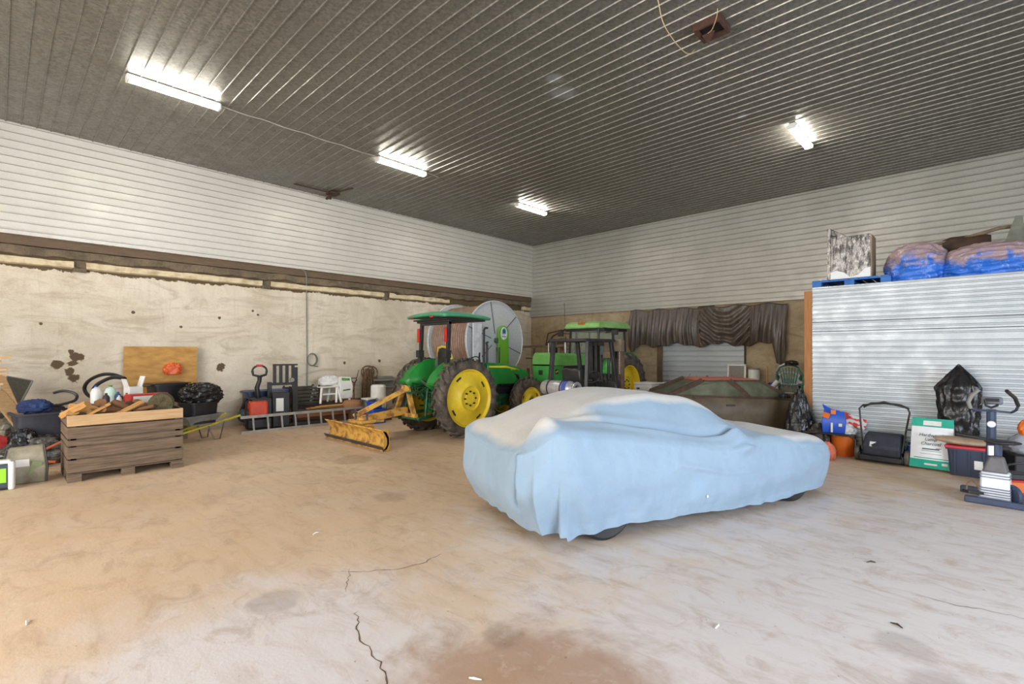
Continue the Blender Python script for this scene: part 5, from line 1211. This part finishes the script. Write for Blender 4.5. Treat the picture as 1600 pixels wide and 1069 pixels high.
p = vp(1236, 571, 12.15); tag(crumple('dark_rag', M_BAGBR, (p.x, p.y+.05, p.z-.0), (.3, .3, .12), 31, .2, n=30, m=20), 'dark rag on top of the green chair back', 'rag')
tag(M().cyl(vp(1156, 663, 11.55), vp(1215, 596, 11.5), .055, 14).build('white_tube', M_WHP, None), 'white tube leaning against the chair stack', 'tube')
p = vp(1256, 600, 11.9); tag(M().box((0, 0, .5), (.1, .3, 1.0), (0, .15, 0)).build('brown_board', M_BROWNW, None, (p.x+.05, p.y, 0), -.6, bevel=.01), 'brown board squeezed between the chairs and orange post', 'board')
# white chest etc. on the left of the roll door
p = vp(1013, 598, 12.0)
t = thing('white_chest', 'low white box behind the covered car roof near the cab tractor', 'chest', (p.x, p.y, 0), -.1); M().bb((-.24, -.25, 0), (.24, .25, .98)).build('chest_body', M_WHP, t, bevel=.02); M().bb((-.25, -.26, .98), (.25, .26, 1.02)).build('lid', M_WHP, t, bevel=.01); M().bb((-.16, -.256, .86), (-.08, -.25, .9)).build('latch', M_BLACK, t)
for px, lab in ((1033, 'white machine with a round black face, next to the white chest'), (1046, 'white machine with a black face, farther from the white chest')):
    p = vp(px, 600, 12.3); t = thing('small_machine', lab, 'machine', (p.x, p.y, 0), -.5); M().bb((-.13, -.13, 0), (.13, .13, 1.0)).build('machine_body', M_WHP, t, bevel=.03); M().lathe([(.001, 0), (.085, 0), (.085, .02), (.001, .02)], 20, axis='y', c=(0, -.155, .88)).build('round_face', M_BLACK, t)
b = M(); q0 = vp(1045, 592, 13.4)
for i in range(9):
    a = .7*i; b.tube([(.18*i, 0, .3), (.18*i+.2*math.cos(a), -.1, .75), (.18*i+.4, .05, 1.0+.2*math.sin(a*1.7)), (.18*i+.5, 0, .8)], .008, 5)
b.tube([(-.1, 0, 1.0), (1.8, 0, 1.05)], .01, 5).tube([(0, 0, 0), (0, 0, 1.2)], .01, 5).tube([(1.6, 0, 0), (1.6, 0, 1.2)], .01, 5)
tag(b.build('wire_rack', M_STEEL, None, (q0.x, q0.y, 0)), 'tangle of thin grey wire racks before the roll door', 'wire rack')
# ------------------------------------------------------------ along the partition
p = vp(1251, 640, 8.9)
b0 = crumple('bin_bag', M_BAG, (p.x, p.y-.1, 0), (.48, .40, .95), 41, .12, pinch=.42, n=80, m=60, fold=6)
tag(b0, 'tall knotted black bin bag standing before the orange post', 'bag')
p = vp(1272, 668, 8.6); tag(crumple('dark_sack', M_BAGBR, (p.x+.05, p.y, 0), (.4, .35, .5), 42, .15, n=36, m=24), 'small dark sack slumped at the foot of the black bag', 'bag')
M_BLUEBAG = pm('bright_blue_film', C(34, 92, 206), C(26, 76, 180), 4, .35)
p = vp(1303, 640, 8.35)
t = thing('blue_sack', 'bright blue printed sack leaning on the corrugated sheet', 'sack', (p.x, p.y, .385), .1)
b = M().loft([[(-.16, -.08, 0), (.16, -.08, 0), (.16, .08, 0), (-.16, .08, 0)], [(-.17, -.1, .2), (.18, -.1, .2), (.17, .09, .2), (-.17, .09, .2)], [(-.14, -.03, .40), (.15, -.03, .36), (.15, .03, .36), (-.14, .03, .4)], [(-.17, -.02, .48), (-.03, -.02, .40), (-.03, .02, .4), (-.17, .02, .48)]]); b.build('sack_body', M_BLUEBAG, t, bevel=.01)
M().box((-.1, -.11, .3), (.1, .01, .09), (.2, .3, 0)).box((.0, -.10, .36), (.07, .01, .07)).build('orange_print', M_ORP, t)
M().box((-.02, -.115, .1), (.03, .01, .16)).box((.1, -.115, .15), (.05, .01, .05)).build('white_print', M_WHITE, t)
p = vp(1300, 680, 8.3)
t = thing('wire_cart', 'low black tubular cart behind the orange bucket, under the blue sack', 'cart', (p.x, p.y, 0))
M().tube([(-.42, -.1, .05), (-.42, -.1, .34), (-.3, -.1, .38), (.25, -.1, .38), (.34, -.1, .32), (.34, -.1, .05)], .013, 8).tube([(-.42, .12, .05), (-.42, .12, .37), (.3, .12, .37), (.34, .12, .05)], .013, 8).bb((-.42, -.1, .37), (.32, .12, .385)).build('cart_frame', M_BLACK, t)
for i, (dx, cc, nm) in enumerate(((-.26, C(226, 204, 60), 'yellow'), (-.02, C(240, 132, 100), 'salmon orange'), (-.1, C(224, 84, 60), 'red-orange'))):
    tag(crumple('plastic_bag', pm('film_'+nm.replace(' ', '_').replace('-', '_'), cc), (p.x+dx, p.y-.26-.06*i, 0), (.26, .24, .34-.07*i), 50+i, .14, n=34, m=22), nm+' bag at the foot of the black cart near the orange bucket', 'bag')
p = gp(1317, 713)
t = thing('orange_bucket', 'orange bucket filled with white plastic', 'bucket', (p.x-.02, p.y+.12, 0)); M().lathe([(.001, 0), (.155, 0), (.165, .02), (.178, .35), (.186, .35), (.186, .37), (.172, .37), (.15, .03), (.001, .03)], 36).build('bucket_body', M_ORP, t)
tag(crumple('white_plastic', M_WHP, (p.x-.03, p.y+.12, .33), (.38, .36, .24), 61, .25, n=44, m=30), 'crumpled white plastic bulging from the orange bucket', 'plastic')
o = M().box((0, 0, 0), (.42, .26, .03), (.5, .35, .1)).build('red_booklet', pm('red_white_print', C(222, 70, 60), C(238, 226, 224), 9, .4, lo=.45, hi=.5), None, (p.x+.10, p.y+.18, .60), bevel=.003); tag(o, 'red and white packet sloping above the orange bucket', 'packet')
# lawn sweeper
p = gp(1384, 722)
LS = thing('lawn_sweeper', 'dark push lawn sweeper with hoop handle before the corrugated sheet', 'lawn sweeper', (p.x-.03, p.y-.06, 0), -.08); LS.scale = (.8, .85, .92)
b = M().loft([[(-.31, -.17, .12), (.31, -.17, .12), (.31, .22, .10), (-.31, .22, .10)], [(-.30, -.20, .28), (.30, -.20, .28), (.31, .24, .3), (-.31, .24, .3)], [(-.28, -.05, .47), (.28, -.05, .47), (.30, .22, .5), (-.30, .22, .5)]]); b.build('hopper', pm('charcoal_canvas', C(58, 62, 72), C(44, 48, 58), 6, .7), LS, bevel=.03)
b = M().bb((-.34, -.26, .05), (.34, -.16, .13)).bb((-.36, -.22, .05), (-.33, .2, .16)).bb((.33, -.22, .05), (.36, .2, .16)).cyl((-.33, -.05, .13), (.33, -.05, .13), .07, 16); b.build('chassis', M_BLKP, LS, bevel=.01)
M().tube([(-.30, -.1, .2), (-.38, .05, .62), (-.42, .12, .90), (-.36, .14, .96), (-.2, .12, .99), (.0, .10, 1.04), (.2, .12, .99), (.36, .14, .96), (.40, .12, .88), (.36, .05, .60), (.32, -.1, .2)], .016, 8).tube([(-.36, .16, .92), (-.25, .2, .99), (0, .2, 1.01), (.25, .2, .99), (.38, .16, .94)], .018, 8).build('handle', M_BLACK, LS)
M().box((.42, .03, .6), (.12, .03, .03)).box((.37, -.02, .35), (.03, .04, .06)).build('handle_knob', M_BLACK, LS)
for s in (-1, 1):
    w_ = M().lathe([(.075, -.035), (.125, -.035), (.13, -.02), (.13, .02), (.125, .035), (.075, .035), (.075, -.035)], 32, axis='x').build('wheel', M_TYRE, LS, loc=(s*.40, -.06, .13)); M().lathe([(.001, -.03), (.078, -.02), (.078, .02), (.001, .03)], 24, axis='x').build('hub', pm('silver_hub', C(176, 180, 190), C(150, 154, 164)), w_)
M().box((-.13, -.165, .32), (.10, .005, .09), (-.55, 0, .1)).build('label_panel', M_WHITE, LS)
# charcoal bag
M_TEAL = pm('teal_green_print', C(40, 176, 148), C(30, 160, 134), 4, .4)
M_BAGW = pm('white_paper_sack', C(238, 240, 240), C(228, 230, 232), 4, .55, 0, .1)
M_INK = pm('dark_ink', C(30, 60, 64), C(30, 60, 64), 4, .6)
p = gp(1455, 737)
CB = thing('charcoal_sack', 'white and teal lump charcoal sack standing on the floor', 'sack', (p.x, p.y+.14, 0), -.10, tilt=(-.13, 0))
def sackpt(u, v, s=1):  # front surface
    x = (-.25+.50*u)*(1-.06*v); return (x, -.075-.05*math.sin(PI*min(1, v*1.1+.05))*math.sin(PI*u)*1.2, .02+.74*v)
b = M(); secs = []
for v in [0, .03, .1, .3, .5, .7, .86, .93, 1.0]:
    fr = [sackpt(u, v) for u in [k/8 for k in range(9)]]; th = .13*(1 if v < .7 else max(.12, 1-(v-.7)/.3))
    sc = .9 if v == 0 else 1
    fr = [(x*sc, y*(1 if v < .7 else .4+.6*(1-v)/.3), z_) for x, y, z_ in fr]; secs.append(fr+[(x*sc, .06*max(.1, th/.13), z_) for x, y, z_ in reversed(fr)])
b.loft(secs); b.build('sack_body', M_BAGW, CB, smooth=60)
def patch(u0, u1, v0, v1, off, mat, name):
    b = M(); 
    def f(u, v):
        uu, vv = u0+(u1-u0)*u, v0+(v1-v0)*v; x, y, z_ = sackpt(uu, vv); y = y*(1 if vv < .7 else .4+.6*(1-vv)/.3); return (x, y-off, z_)
    b.grid(f, 16, 10); return b.build(name, mat, CB, smooth=60)
patch(-.01, 1.01, .0, .17, .004, M_TEAL, 'teal_band'); patch(-.01, 1.01, .83, 1.0, .006, M_TEAL, 'teal_band'); patch(.28, .72, .855, .95, .010, M_WHITE, 'top_panel'); patch(.1, .9, .195, .21, .004, M_TEAL, 'teal_rule')
patch(.35, .65, .065, .10, .008, M_WHITE, 'small_print'); patch(.75, .88, .08, .13, .008, M_WHITE, 'small_print')
for s_, v in (('Hardwood', .66), ('Lump', .575), ('Charcoal', .49)):
    z_ = .02+.74*v; text(s_, .068, M_INK, CB, (0.0, -.149 if v < .6 else -.147, z_), (PI/2+(.0 if v < .5 else .10), 0, 0), 'lettering', .92, .001, shear=.2)
patch(.28, .74, .345, .352, .006, M_INK, 'rule'); patch(.3, .7, .375, .395, .006, M_INK, 'script_mark'); patch(.62, .74, .40, .41, .006, M_INK, 'script_mark'); patch(.25, .75, .285, .292, .006, M_GREY, 'rule')
p = gp(1432, 728); tag(M().bb((-.03, -.1, 0), (.03, .1, .62)).build('flat_sack', M_TEAL, None, (p.x-.03, p.y+.22, 0), .2, bevel=.01), 'narrow green-edged sack just behind the charcoal sack', 'sack')
p = gp(1428, 722); tag(M().lathe([(.001, 0), (.045, 0), (.045, .2), (.02, .25), (.02, .3), (.001, .3)], 16).build('bottle', M_BLUEP, None, (p.x-.06, p.y+.05, 0)), 'slim blue bottle tucked beside the charcoal sack', 'bottle')
# black wrapped upright thing
p = vp(1498, 640, 7.28)
b = M(); 
def wr(u, v):
    a = 2*PI*u; z_ = 1.58*v; wd = .235*(1 if v < .78 else (1-v)/.22*.97+.03); wd *= (.78+.30*sstep(.15, .55, v)) ; wd *= 1+.08*math.sin(v*9)
    r = 1+.16*(1-2*abs(noise.noise((math.cos(a)*2.2, math.sin(a)*2.2, v*6))))+.07*noise.noise((math.cos(a)*6, math.sin(a)*6, v*16))-.1
    return (wd*r*math.copysign(abs(math.cos(a))**.8, math.cos(a)), .17*r*math.sin(a)*(1 if v < .8 else max(.1, (1-v)/.2)), z_)
b.grid(wr, 90, 80, True); o = b.build('wrapped_pole', M_BAG, None, (p.x, p.y, 0), 0, 30); tag(o, 'upright object wrapped in shiny black film, pointed at the top', 'wrapped object')
# tote
p = gp(1517, 747)
TT = tub('storage_tote', pm('dark_blue_tote', C(52, 62, 86), C(44, 52, 74), 4, .4), (p.x, p.y+.18, 0), (.42, .28), .40, 'dark blue storage tote with a red rim near the exercise bike', 'tote', -.1, None, 1.14, .02)
b = M(); 
M().bb((-.265, -.185, .385), (.265, .185, .43)).build('lid', pm('red_lid', C(214, 56, 72), C(196, 48, 62), 4, .4), TT, bevel=.015)
M().box((.10, -.158, .18), (.10, .006, .12), (0, 0, 0)).build('white_label', M_WHITE, TT); M().box((.17, -.160, .21), (.05, .006, .06), (0, 0, 0)).build('red_label', M_RED, TT)
for x in (-.15, 0, .15): M().box((x, -.155, .2), (.02, .02, .34), (.06, 0, 0)).build('rib', pm('dark_blue_tote', C(52, 62, 86)), TT)
M_TAUPE = pm('taupe_sack', C(190, 164, 140), C(162, 136, 114), 4, .8, 0, .2)
b = M()
def sk(u, v):
    a = 2*PI*u; th = PI*v; r = math.sin(th); w_ = 1+.08*noise.noise((math.cos(a)*2, math.sin(a)*2, v*3))
    return (.36*r*math.cos(a)*w_, .22*r*math.sin(a)*w_, .055-.055*math.cos(th)+.05*max(0, -math.cos(a))*r*.3)
b.grid(sk, 60, 26, True); o = b.build('flat_sack', M_TAUPE, None, (p.x-.06, p.y+.13, .432), -.1, 50); tag(o, 'flat taupe sack with dark underside lying on the storage tote', 'sack')
o = M().box((0, 0, 0), (.36, .08, .035), (0, .12, -.1)).build('dark_strap', M_BLACK, None, (p.x+.02, p.y+.12, .565), bevel=.01); tag(o, 'flat black strap folded on the taupe sack', 'strap')
o = M().box((0, 0, 0), (.22, .03, .03), (0, -.5, .2)).build('pale_stick', M_BINNEW, None, (p.x+.19, p.y-.12, .075)); tag(o, 'short pale wood offcut leaning on the tote by the bike', 'offcut')
# exercise bike
BK = thing('exercise_bike', 'dark blue exercise bike with white shroud, looped handlebars and round pedals', 'exercise bike', (0, 0, 0))
M_BKS = pm('slate_blue_steel', C(64, 76, 100), C(52, 62, 84), 5, .4); M_SHR = pm('white_shroud', C(226, 228, 232), C(204, 206, 212), 5, .4)
def bt(pts, r, name, mat, n=10): return M().tube([vp(*q) for q in pts], r, n).build(name, mat, BK)
def ft(a_, c_, w_, h_, name, mat):
    A_ = gp(*a_); B2 = gp(*c_); A_.z = B2.z = h_/2+.005; return M().bar(A_, B2, w_, h_).build(name, mat, BK, bevel=.01)
ft((1507, 783), (1612, 800), .08, .07, 'front_foot', M_BKS); ft((1501, 768), (1600, 785), .07, .08, 'rear_foot', M_BKS)
c1 = gp(1556, 791); c1.z = 0
o = M().loft([[(-.13, -.12, .07), (.13, -.12, .07), (.13, .12, .07), (-.13, .12, .07)], [(-.125, -.12, .2), (.125, -.12, .2), (.125, .12, .2), (-.125, .12, .2)], [(-.12, -.10, .37), (.12, -.10, .37), (.12, .10, .37), (-.12, .10, .37)]]).build('shroud', M_SHR, BK, (c1.x, c1.y+.13, 0), -.1, bevel=.02)
b = M()
for k in range(5): b.bb((-.135, -.135, .075+.028*k), (.135, .13, .085+.028*k))
for k in range(2): b.bb((-.128, -.118, .31+.03*k), (.128, .118, .318+.03*k))
b.build('shroud_vents', pm('grey_vent_plastic', C(120, 124, 134)), o)  # vent bars in a darker grey than the shroud
o = M().loft([[(-.11, -.1, .37), (.11, -.1, .37), (.11, .1, .37), (-.11, .1, .37)], [(-.05, -.05, .55), (.07, -.05, .55), (.07, .05, .55), (-.05, .05, .55)]]).build('top_cowl', pm('brown_grey_plastic', C(110, 106, 106), C(90, 88, 90)), BK, (c1.x, c1.y+.13, 0), -.1, bevel=.02)
D_ = 5.75
bt([(1556, 735, D_), (1556, 690, D_)], .055, 'seat_post', M_BKS)
bt([(1546, 730, D_+.15), (1549, 690, D_+.15), (1549, 640, D_+.15)], .045, 'console_post', M_BKS)
q = vp(1549, 663, D_+.09); M().lathe([(.001, 0), (.035, 0), (.04, .02), (.001, .03)], 20, axis='y').build('dial', M_SHR, BK, (q.x, q.y-.02, q.z))
q = vp(1550, 690, D_); b = M()
def sad(u, v):
    a = 2*PI*u; th = PI*v; r = math.sin(th); return ((.16*math.cos(a)+.03)*r, .09*r*math.sin(a)*(1.2-.3*math.cos(a)), -.03*math.cos(th))
b.grid(sad, 40, 16, True); b.build('saddle', M_BLKP, BK, (q.x+.06, q.y, q.z), .1, 50)
q = vp(1550, 626, D_+.15); M().box((0, 0, 0), (.19, .05, .10), (-.4, 0, 0)).build('console', pm('console_grey', C(120, 122, 128), C(96, 98, 104)), BK, (q.x, q.y, q.z), 0, bevel=.03)
M().box((0, -.032, .01), (.12, .01, .035), (-.4, 0, 0)).build('display', M_BLACK, BK, (q.x, q.y, q.z), 0)
M().tube([vp(1539, 625, D_+.12), vp(1541, 634, D_+.1), vp(1549, 637, D_+.08), vp(1558, 634, D_+.1), vp(1561, 624, D_+.12)], .014, 8).build('console_ring', M_BLACK, BK)
bt([(1530, 609, D_-.1), (1519, 617, D_-.05), (1513, 628, D_), (1516, 637, D_+.05), (1524, 641, D_+.1), (1550, 642, D_+.12), (1580, 645, D_), (1588, 641, D_-.08), (1591, 634, D_-.15), (1586, 622, D_-.25), (1573, 611, D_-.35)], .014, 'handlebar', M_BKS)
bt([(1530, 609, D_-.1), (1519, 617, D_-.05), (1513, 628, D_), (1516, 637, D_+.05)], .02, 'grip', M_GREY); bt([(1573, 611, D_-.35), (1586, 622, D_-.25), (1591, 634, D_-.15)], .019, 'grip', M_BLACK)
bt([(1510, 765, D_-.1), (1511, 755, D_-.1), (1519, 751, D_-.1), (1526, 757, D_-.1), (1529, 764, D_-.1)], .007, 'pedal_strap', pm('brown_strap', C(120, 88, 66)), 6)
M().bar(vp(1508, 767, D_-.1), vp(1532, 770, D_-.1), .09, .03).build('pedal', M_BLKP, BK, bevel=.006); M().box((0, 0, 0), (.05, .04, .2)).build('crank_guard', M_SHR, BK, vp(1537, 760, D_-.05), bevel=.01)
q = vp(1548, 704, D_-.08); M().box((0, 0, 0), (.05, .02, .11)).build('white_tag', M_WHITE, BK, q, .6)
q = vp(1583, 775, D_-.2); M().lathe([(.001, -.02), (.11, -.02), (.12, 0), (.11, .02), (.001, .02)], 24, axis='x').build('crank_disc', M_BKS, BK, (q.x, q.y, .13), .6)
# right edge clutter
p = gp(1590, 752)
tag(crumple('grey_bag', pm('pale_grey_cloth', C(176, 180, 190), C(150, 156, 168), 4, .7), (p.x+.18, p.y+.22, .36), (.55, .42, .30), 71, .08, n=44, m=30), 'bulging pale grey bag on the dark crate behind the bike', 'bag')
tag(M().bb((-.28, -.2, 0), (.28, .2, .36)).build('dark_crate', M_BLKP, None, (p.x+.18, p.y+.22, 0), .3, bevel=.02), 'dark crate under the pale grey bag', 'crate')
p = gp(1586, 776)
t = thing('tool_caddy', 'black and red tool caddy with an orange and yellow front beside the bike', 'tool box', (p.x+.1, p.y+.16, 0), .3)
M().bb((-.2, -.12, .02), (.2, .12, .2)).build('caddy_body', M_RED, t, bevel=.015); M().bb((-.2, -.13, .05), (.0, -.12, .17)).build('orange_front', M_ORP, t, bevel=.005); M().bb((.02, -.135, .06), (.2, -.12, .2)).build('yellow_front', M_YEL, t, bevel=.01)
M().bb((-.21, -.12, .2), (.21, .12, .27)).build('tray', M_BLKP, t, bevel=.01); M().tube([(-.2, 0, .26), (-.16, 0, .36), (0, 0, .4), (.16, 0, .36), (.2, 0, .26)], .014, 8).build('handle', M_BLACK, t)
p = gp(1600, 792); tag(M().box((0, 0, .03), (.5, .12, .03), (0, 0, -.1)).build('wood_offcut', M_BROWNW, None, (p.x-.05, p.y+.14, 0), bevel=.004), 'brown offcut lying between the bike feet', 'offcut')
t = thing('hand_truck', 'blue-black tubular hand truck handle standing behind the bike', 'hand truck', (gp(1578, 742).x+.1, gp(1578, 742).y+.25, 0), .1)
M().tube([(0, -.1, 0), (0, .1, .85), (.02, .14, .98), (.08, .16, 1.02), (.3, .16, 1.02), (.36, .14, .98), (.38, .1, .85), (.38, -.1, 0)], .016, 8).bar((0, 0, .45), (.38, 0, .45), .03).build('tube_frame', M_BKS, t)
M().bb((0, -.3, 0), (.38, -.1, .015)).build('toe_plate', M_BKS, t)
q = vp(1598, 690, 6.5); tag(crumple('orange_cloth', M_ORP, (q.x+.05, q.y, .66), (.2, .2, .2), 77, .15, n=30, m=20), 'bit of orange cloth on the pale grey bag at the edge', 'cloth')
# ------------------------------------------------------------ on top of the partition
TZ = PZ-.02
def tp(px, dy=0.0):
    t_ = (PY+dy)/(FY+RY*(px-800)/766.0); return vp(px, 551, t_).x
xa, xb = tp(1269), tp(1392)
PL = thing('pallet', 'bright blue wooden pallet on the loft edge under the foil box', 'pallet', (xa, PY, TZ))
M_PALB = pm('blue_pallet_paint', C(52, 116, 190), C(40, 96, 164), 6, .6, 0, .2)
Lp = xb-xa
b = M()
for y in (0, .45, .9): b.bb((0, y+.02, 0), (Lp, y+.12, .018))
b.build('bottom_board', M_PALB, PL)
b = M()
for k in range(8): b.bb((Lp*k/8, 0.0, .125), (Lp*k/8+Lp/10, 1.02, .145))
b.bb((0, 0, .108), (Lp, .1, .126)).bb((0, .9, .108), (Lp, 1.0, .126)); b.build('top_board', M_PALB, PL)
for x in (0, Lp*.43, Lp-.14):
    for y in (.0, .45, .9): M().bb((x, y+.01, .018), (x+.14, y+.13, .108)).build('block', M_PALB, PL)
M_FOIL = pm('crinkled_foil', C(168, 164, 158), C(84, 80, 76), 5, .25, .55, .7, (3, 3, 1), .45, .6, 12, .02)
xs, xe = tp(1297), tp(1376)
FB = thing('foil_box', 'tall box wrapped in silver foil with a white base on the blue pallet', 'box', (xs, PY+.06, TZ+.145))
wB = xe-xs-.05
M().bb((.0, 0, 0), (wB*.86, .42, .74)).build('box_body', M_FOIL, FB, bevel=.004)
b = M().prism([(0, 0), (wB*.86, 0), (wB*.86, .17), (wB*.74, .15), (wB*.6, .05), (wB*.42, .03), (wB*.3, .11), (wB*.15, .15), (0, .13)], -.012, .0, 'y'); b.build('white_wrap', M_WHP, FB)
M().bb((wB*.86, 0, .0), (wB*.87+.012, .43, .72)).build('brown_side', pm('brown_paper', C(132, 112, 92), C(150, 132, 110), 4, .7), FB)
M().bb((-.06, .02, 0), (-.005, .3, .92)).build('foil_upright', M_FOIL, FB, bevel=.004); M().box((.06, .15, .82), (.28, .1, .09), (0, .6, 0)).build('foil_flap', M_FOIL, FB, bevel=.01)
# blue tarp bundles
M_TARP = N('blue_tarp_film'); k = M_TARP
sp = k.n('ShaderNodeSeparateXYZ'); k.l(k.n('ShaderNodeTexCoord').outputs['Generated'], sp.inputs[0])
nz = k.noise(5, 5, .7, dist=1.0)
fac = k.ramp(k.math('ADD', sp.outputs['Z'], k.math('MULTIPLY', k.math('SUBTRACT', nz, .5), 1.3)), [(.35, 0.), (.62, 1.)])
col = k.mix(fac, C(46, 110, 206), C(164, 140, 142)); col = k.mix(k.ramp(k.noise(14, 4, .7, dist=1.5), [(.58, 0.), (.68, .6)]), col, C(190, 206, 232))
k.bump(k.noise(12, 4, .7, dist=1), .5, .02); M_TARP = k.done(col, .28)
def tarp(cx, w_, h_, seed, lab, yo=.38):
    b = M()
    def fn(u, v):
        th = PI*v; a = 2*PI*u; d = Vector((math.sin(th)*math.cos(a), math.sin(th)*math.sin(a), -math.cos(th)))
        r = 1+.10*(1-2*abs(noise.noise(d*2.2+Vector((seed, 0, 0)))))-.05
        # radiating pleats towards the tied end
        r += .025*math.sin(math.atan2(d.z, d.y)*26+d.x*3)
        p = d*r; p.x = math.copysign(abs(p.x)**.8, p.x); z_ = max(-.55, p.z)
        return (p.x*w_/2, p.y*.42, (z_+.55)*h_/1.55)
    b.grid(fn, 110, 60, True); return tag(b.build('tarp_bundle', M_TARP, None, (cx, PY+yo, TZ), 0, 45), lab, 'tarp')
xl, xm, xr = tp(1376), tp(1470), tp(1640)
tarp((xl+xm)/2+.06, xm-xl+.1, .66, 1.3, 'fat dusty blue tarp bundle next to the foil box on the loft')
tarp((xm+xr)/2, xr-xm+.12, .54, 5.1, 'long low blue tarp bundle running out of frame along the loft', .36)
# rusty junk behind tarps
t = thing('scrap_implement', 'rusty scrap implement with a pointed wing behind the blue tarps', 'scrap', (tp(1560, .9)-.28, PY+.95, TZ+.12))
M().lathe([(.001, -.3), (.16, -.3), (.2, -.2), (.2, .2), (.16, .3), (.001, .3)], 20, axis='x', c=(-.1, .1, .50)).build('drum', M_DARKRIB, t)
M().tube([(-.75, 0, .58), (-.2, 0, .62), (.3, 0, .74), (.8, 0, .74)], .03, 8).tube([(-.4, -.1, .35), (.1, -.1, .45), (.5, -.1, .5), (.7, -.1, .62)], .02, 8).build('curved_bar', M_DUST, t)
M().prism([(.2, .0), (.62, .0), (.55, .86), (.47, .88)], -.12, -.08, 'y').build('wing_plate', pm('green_grey_plate', C(120, 124, 108), C(96, 96, 84)), t); M().bb((.6, -.1, 0), (1.3, .3, .70)).build('end_box', M_DUST, t, bevel=.08); M().bb((-.8, -.1, 0), (.5, .3, .36)).build('base_box', M_DUST, t, bevel=.03)
tag(M().tube([(0, 0, 0), (-.02, 0, .55), (-.07, 0, .62), (-.1, 0, .6)], .02, 8).build('bent_pipe', M_DARKRIB, None, (tp(1472, .9), PY+.95, TZ)), 'short bent brown pipe poking up behind the fat tarp bundle', 'pipe')
# litter on the floor
for i, (px, py) in enumerate(((733, 1061), (1118, 983), (1410, 983), (1368, 880), (498, 833), (46, 970))):
    p = gp(px, py); o = M().tube([(0, 0, .006), (.03, .01, .012), (.06, .035, .006)], [.004, .007, .003], 6).build('litter_scrap', M_WHITE if i in (0, 1, 4, 5) else M_DARKRIB, None, (p.x, p.y, 0), i*1.1)
    tag(o, ('tiny pale scrap lying on the concrete floor' if i in (0, 1, 4, 5) else 'tiny dark scrap lying on the concrete floor'), 'litter', 'pale scraps on the floor' if i in (0, 1, 4, 5) else 'dark scraps on the floor')
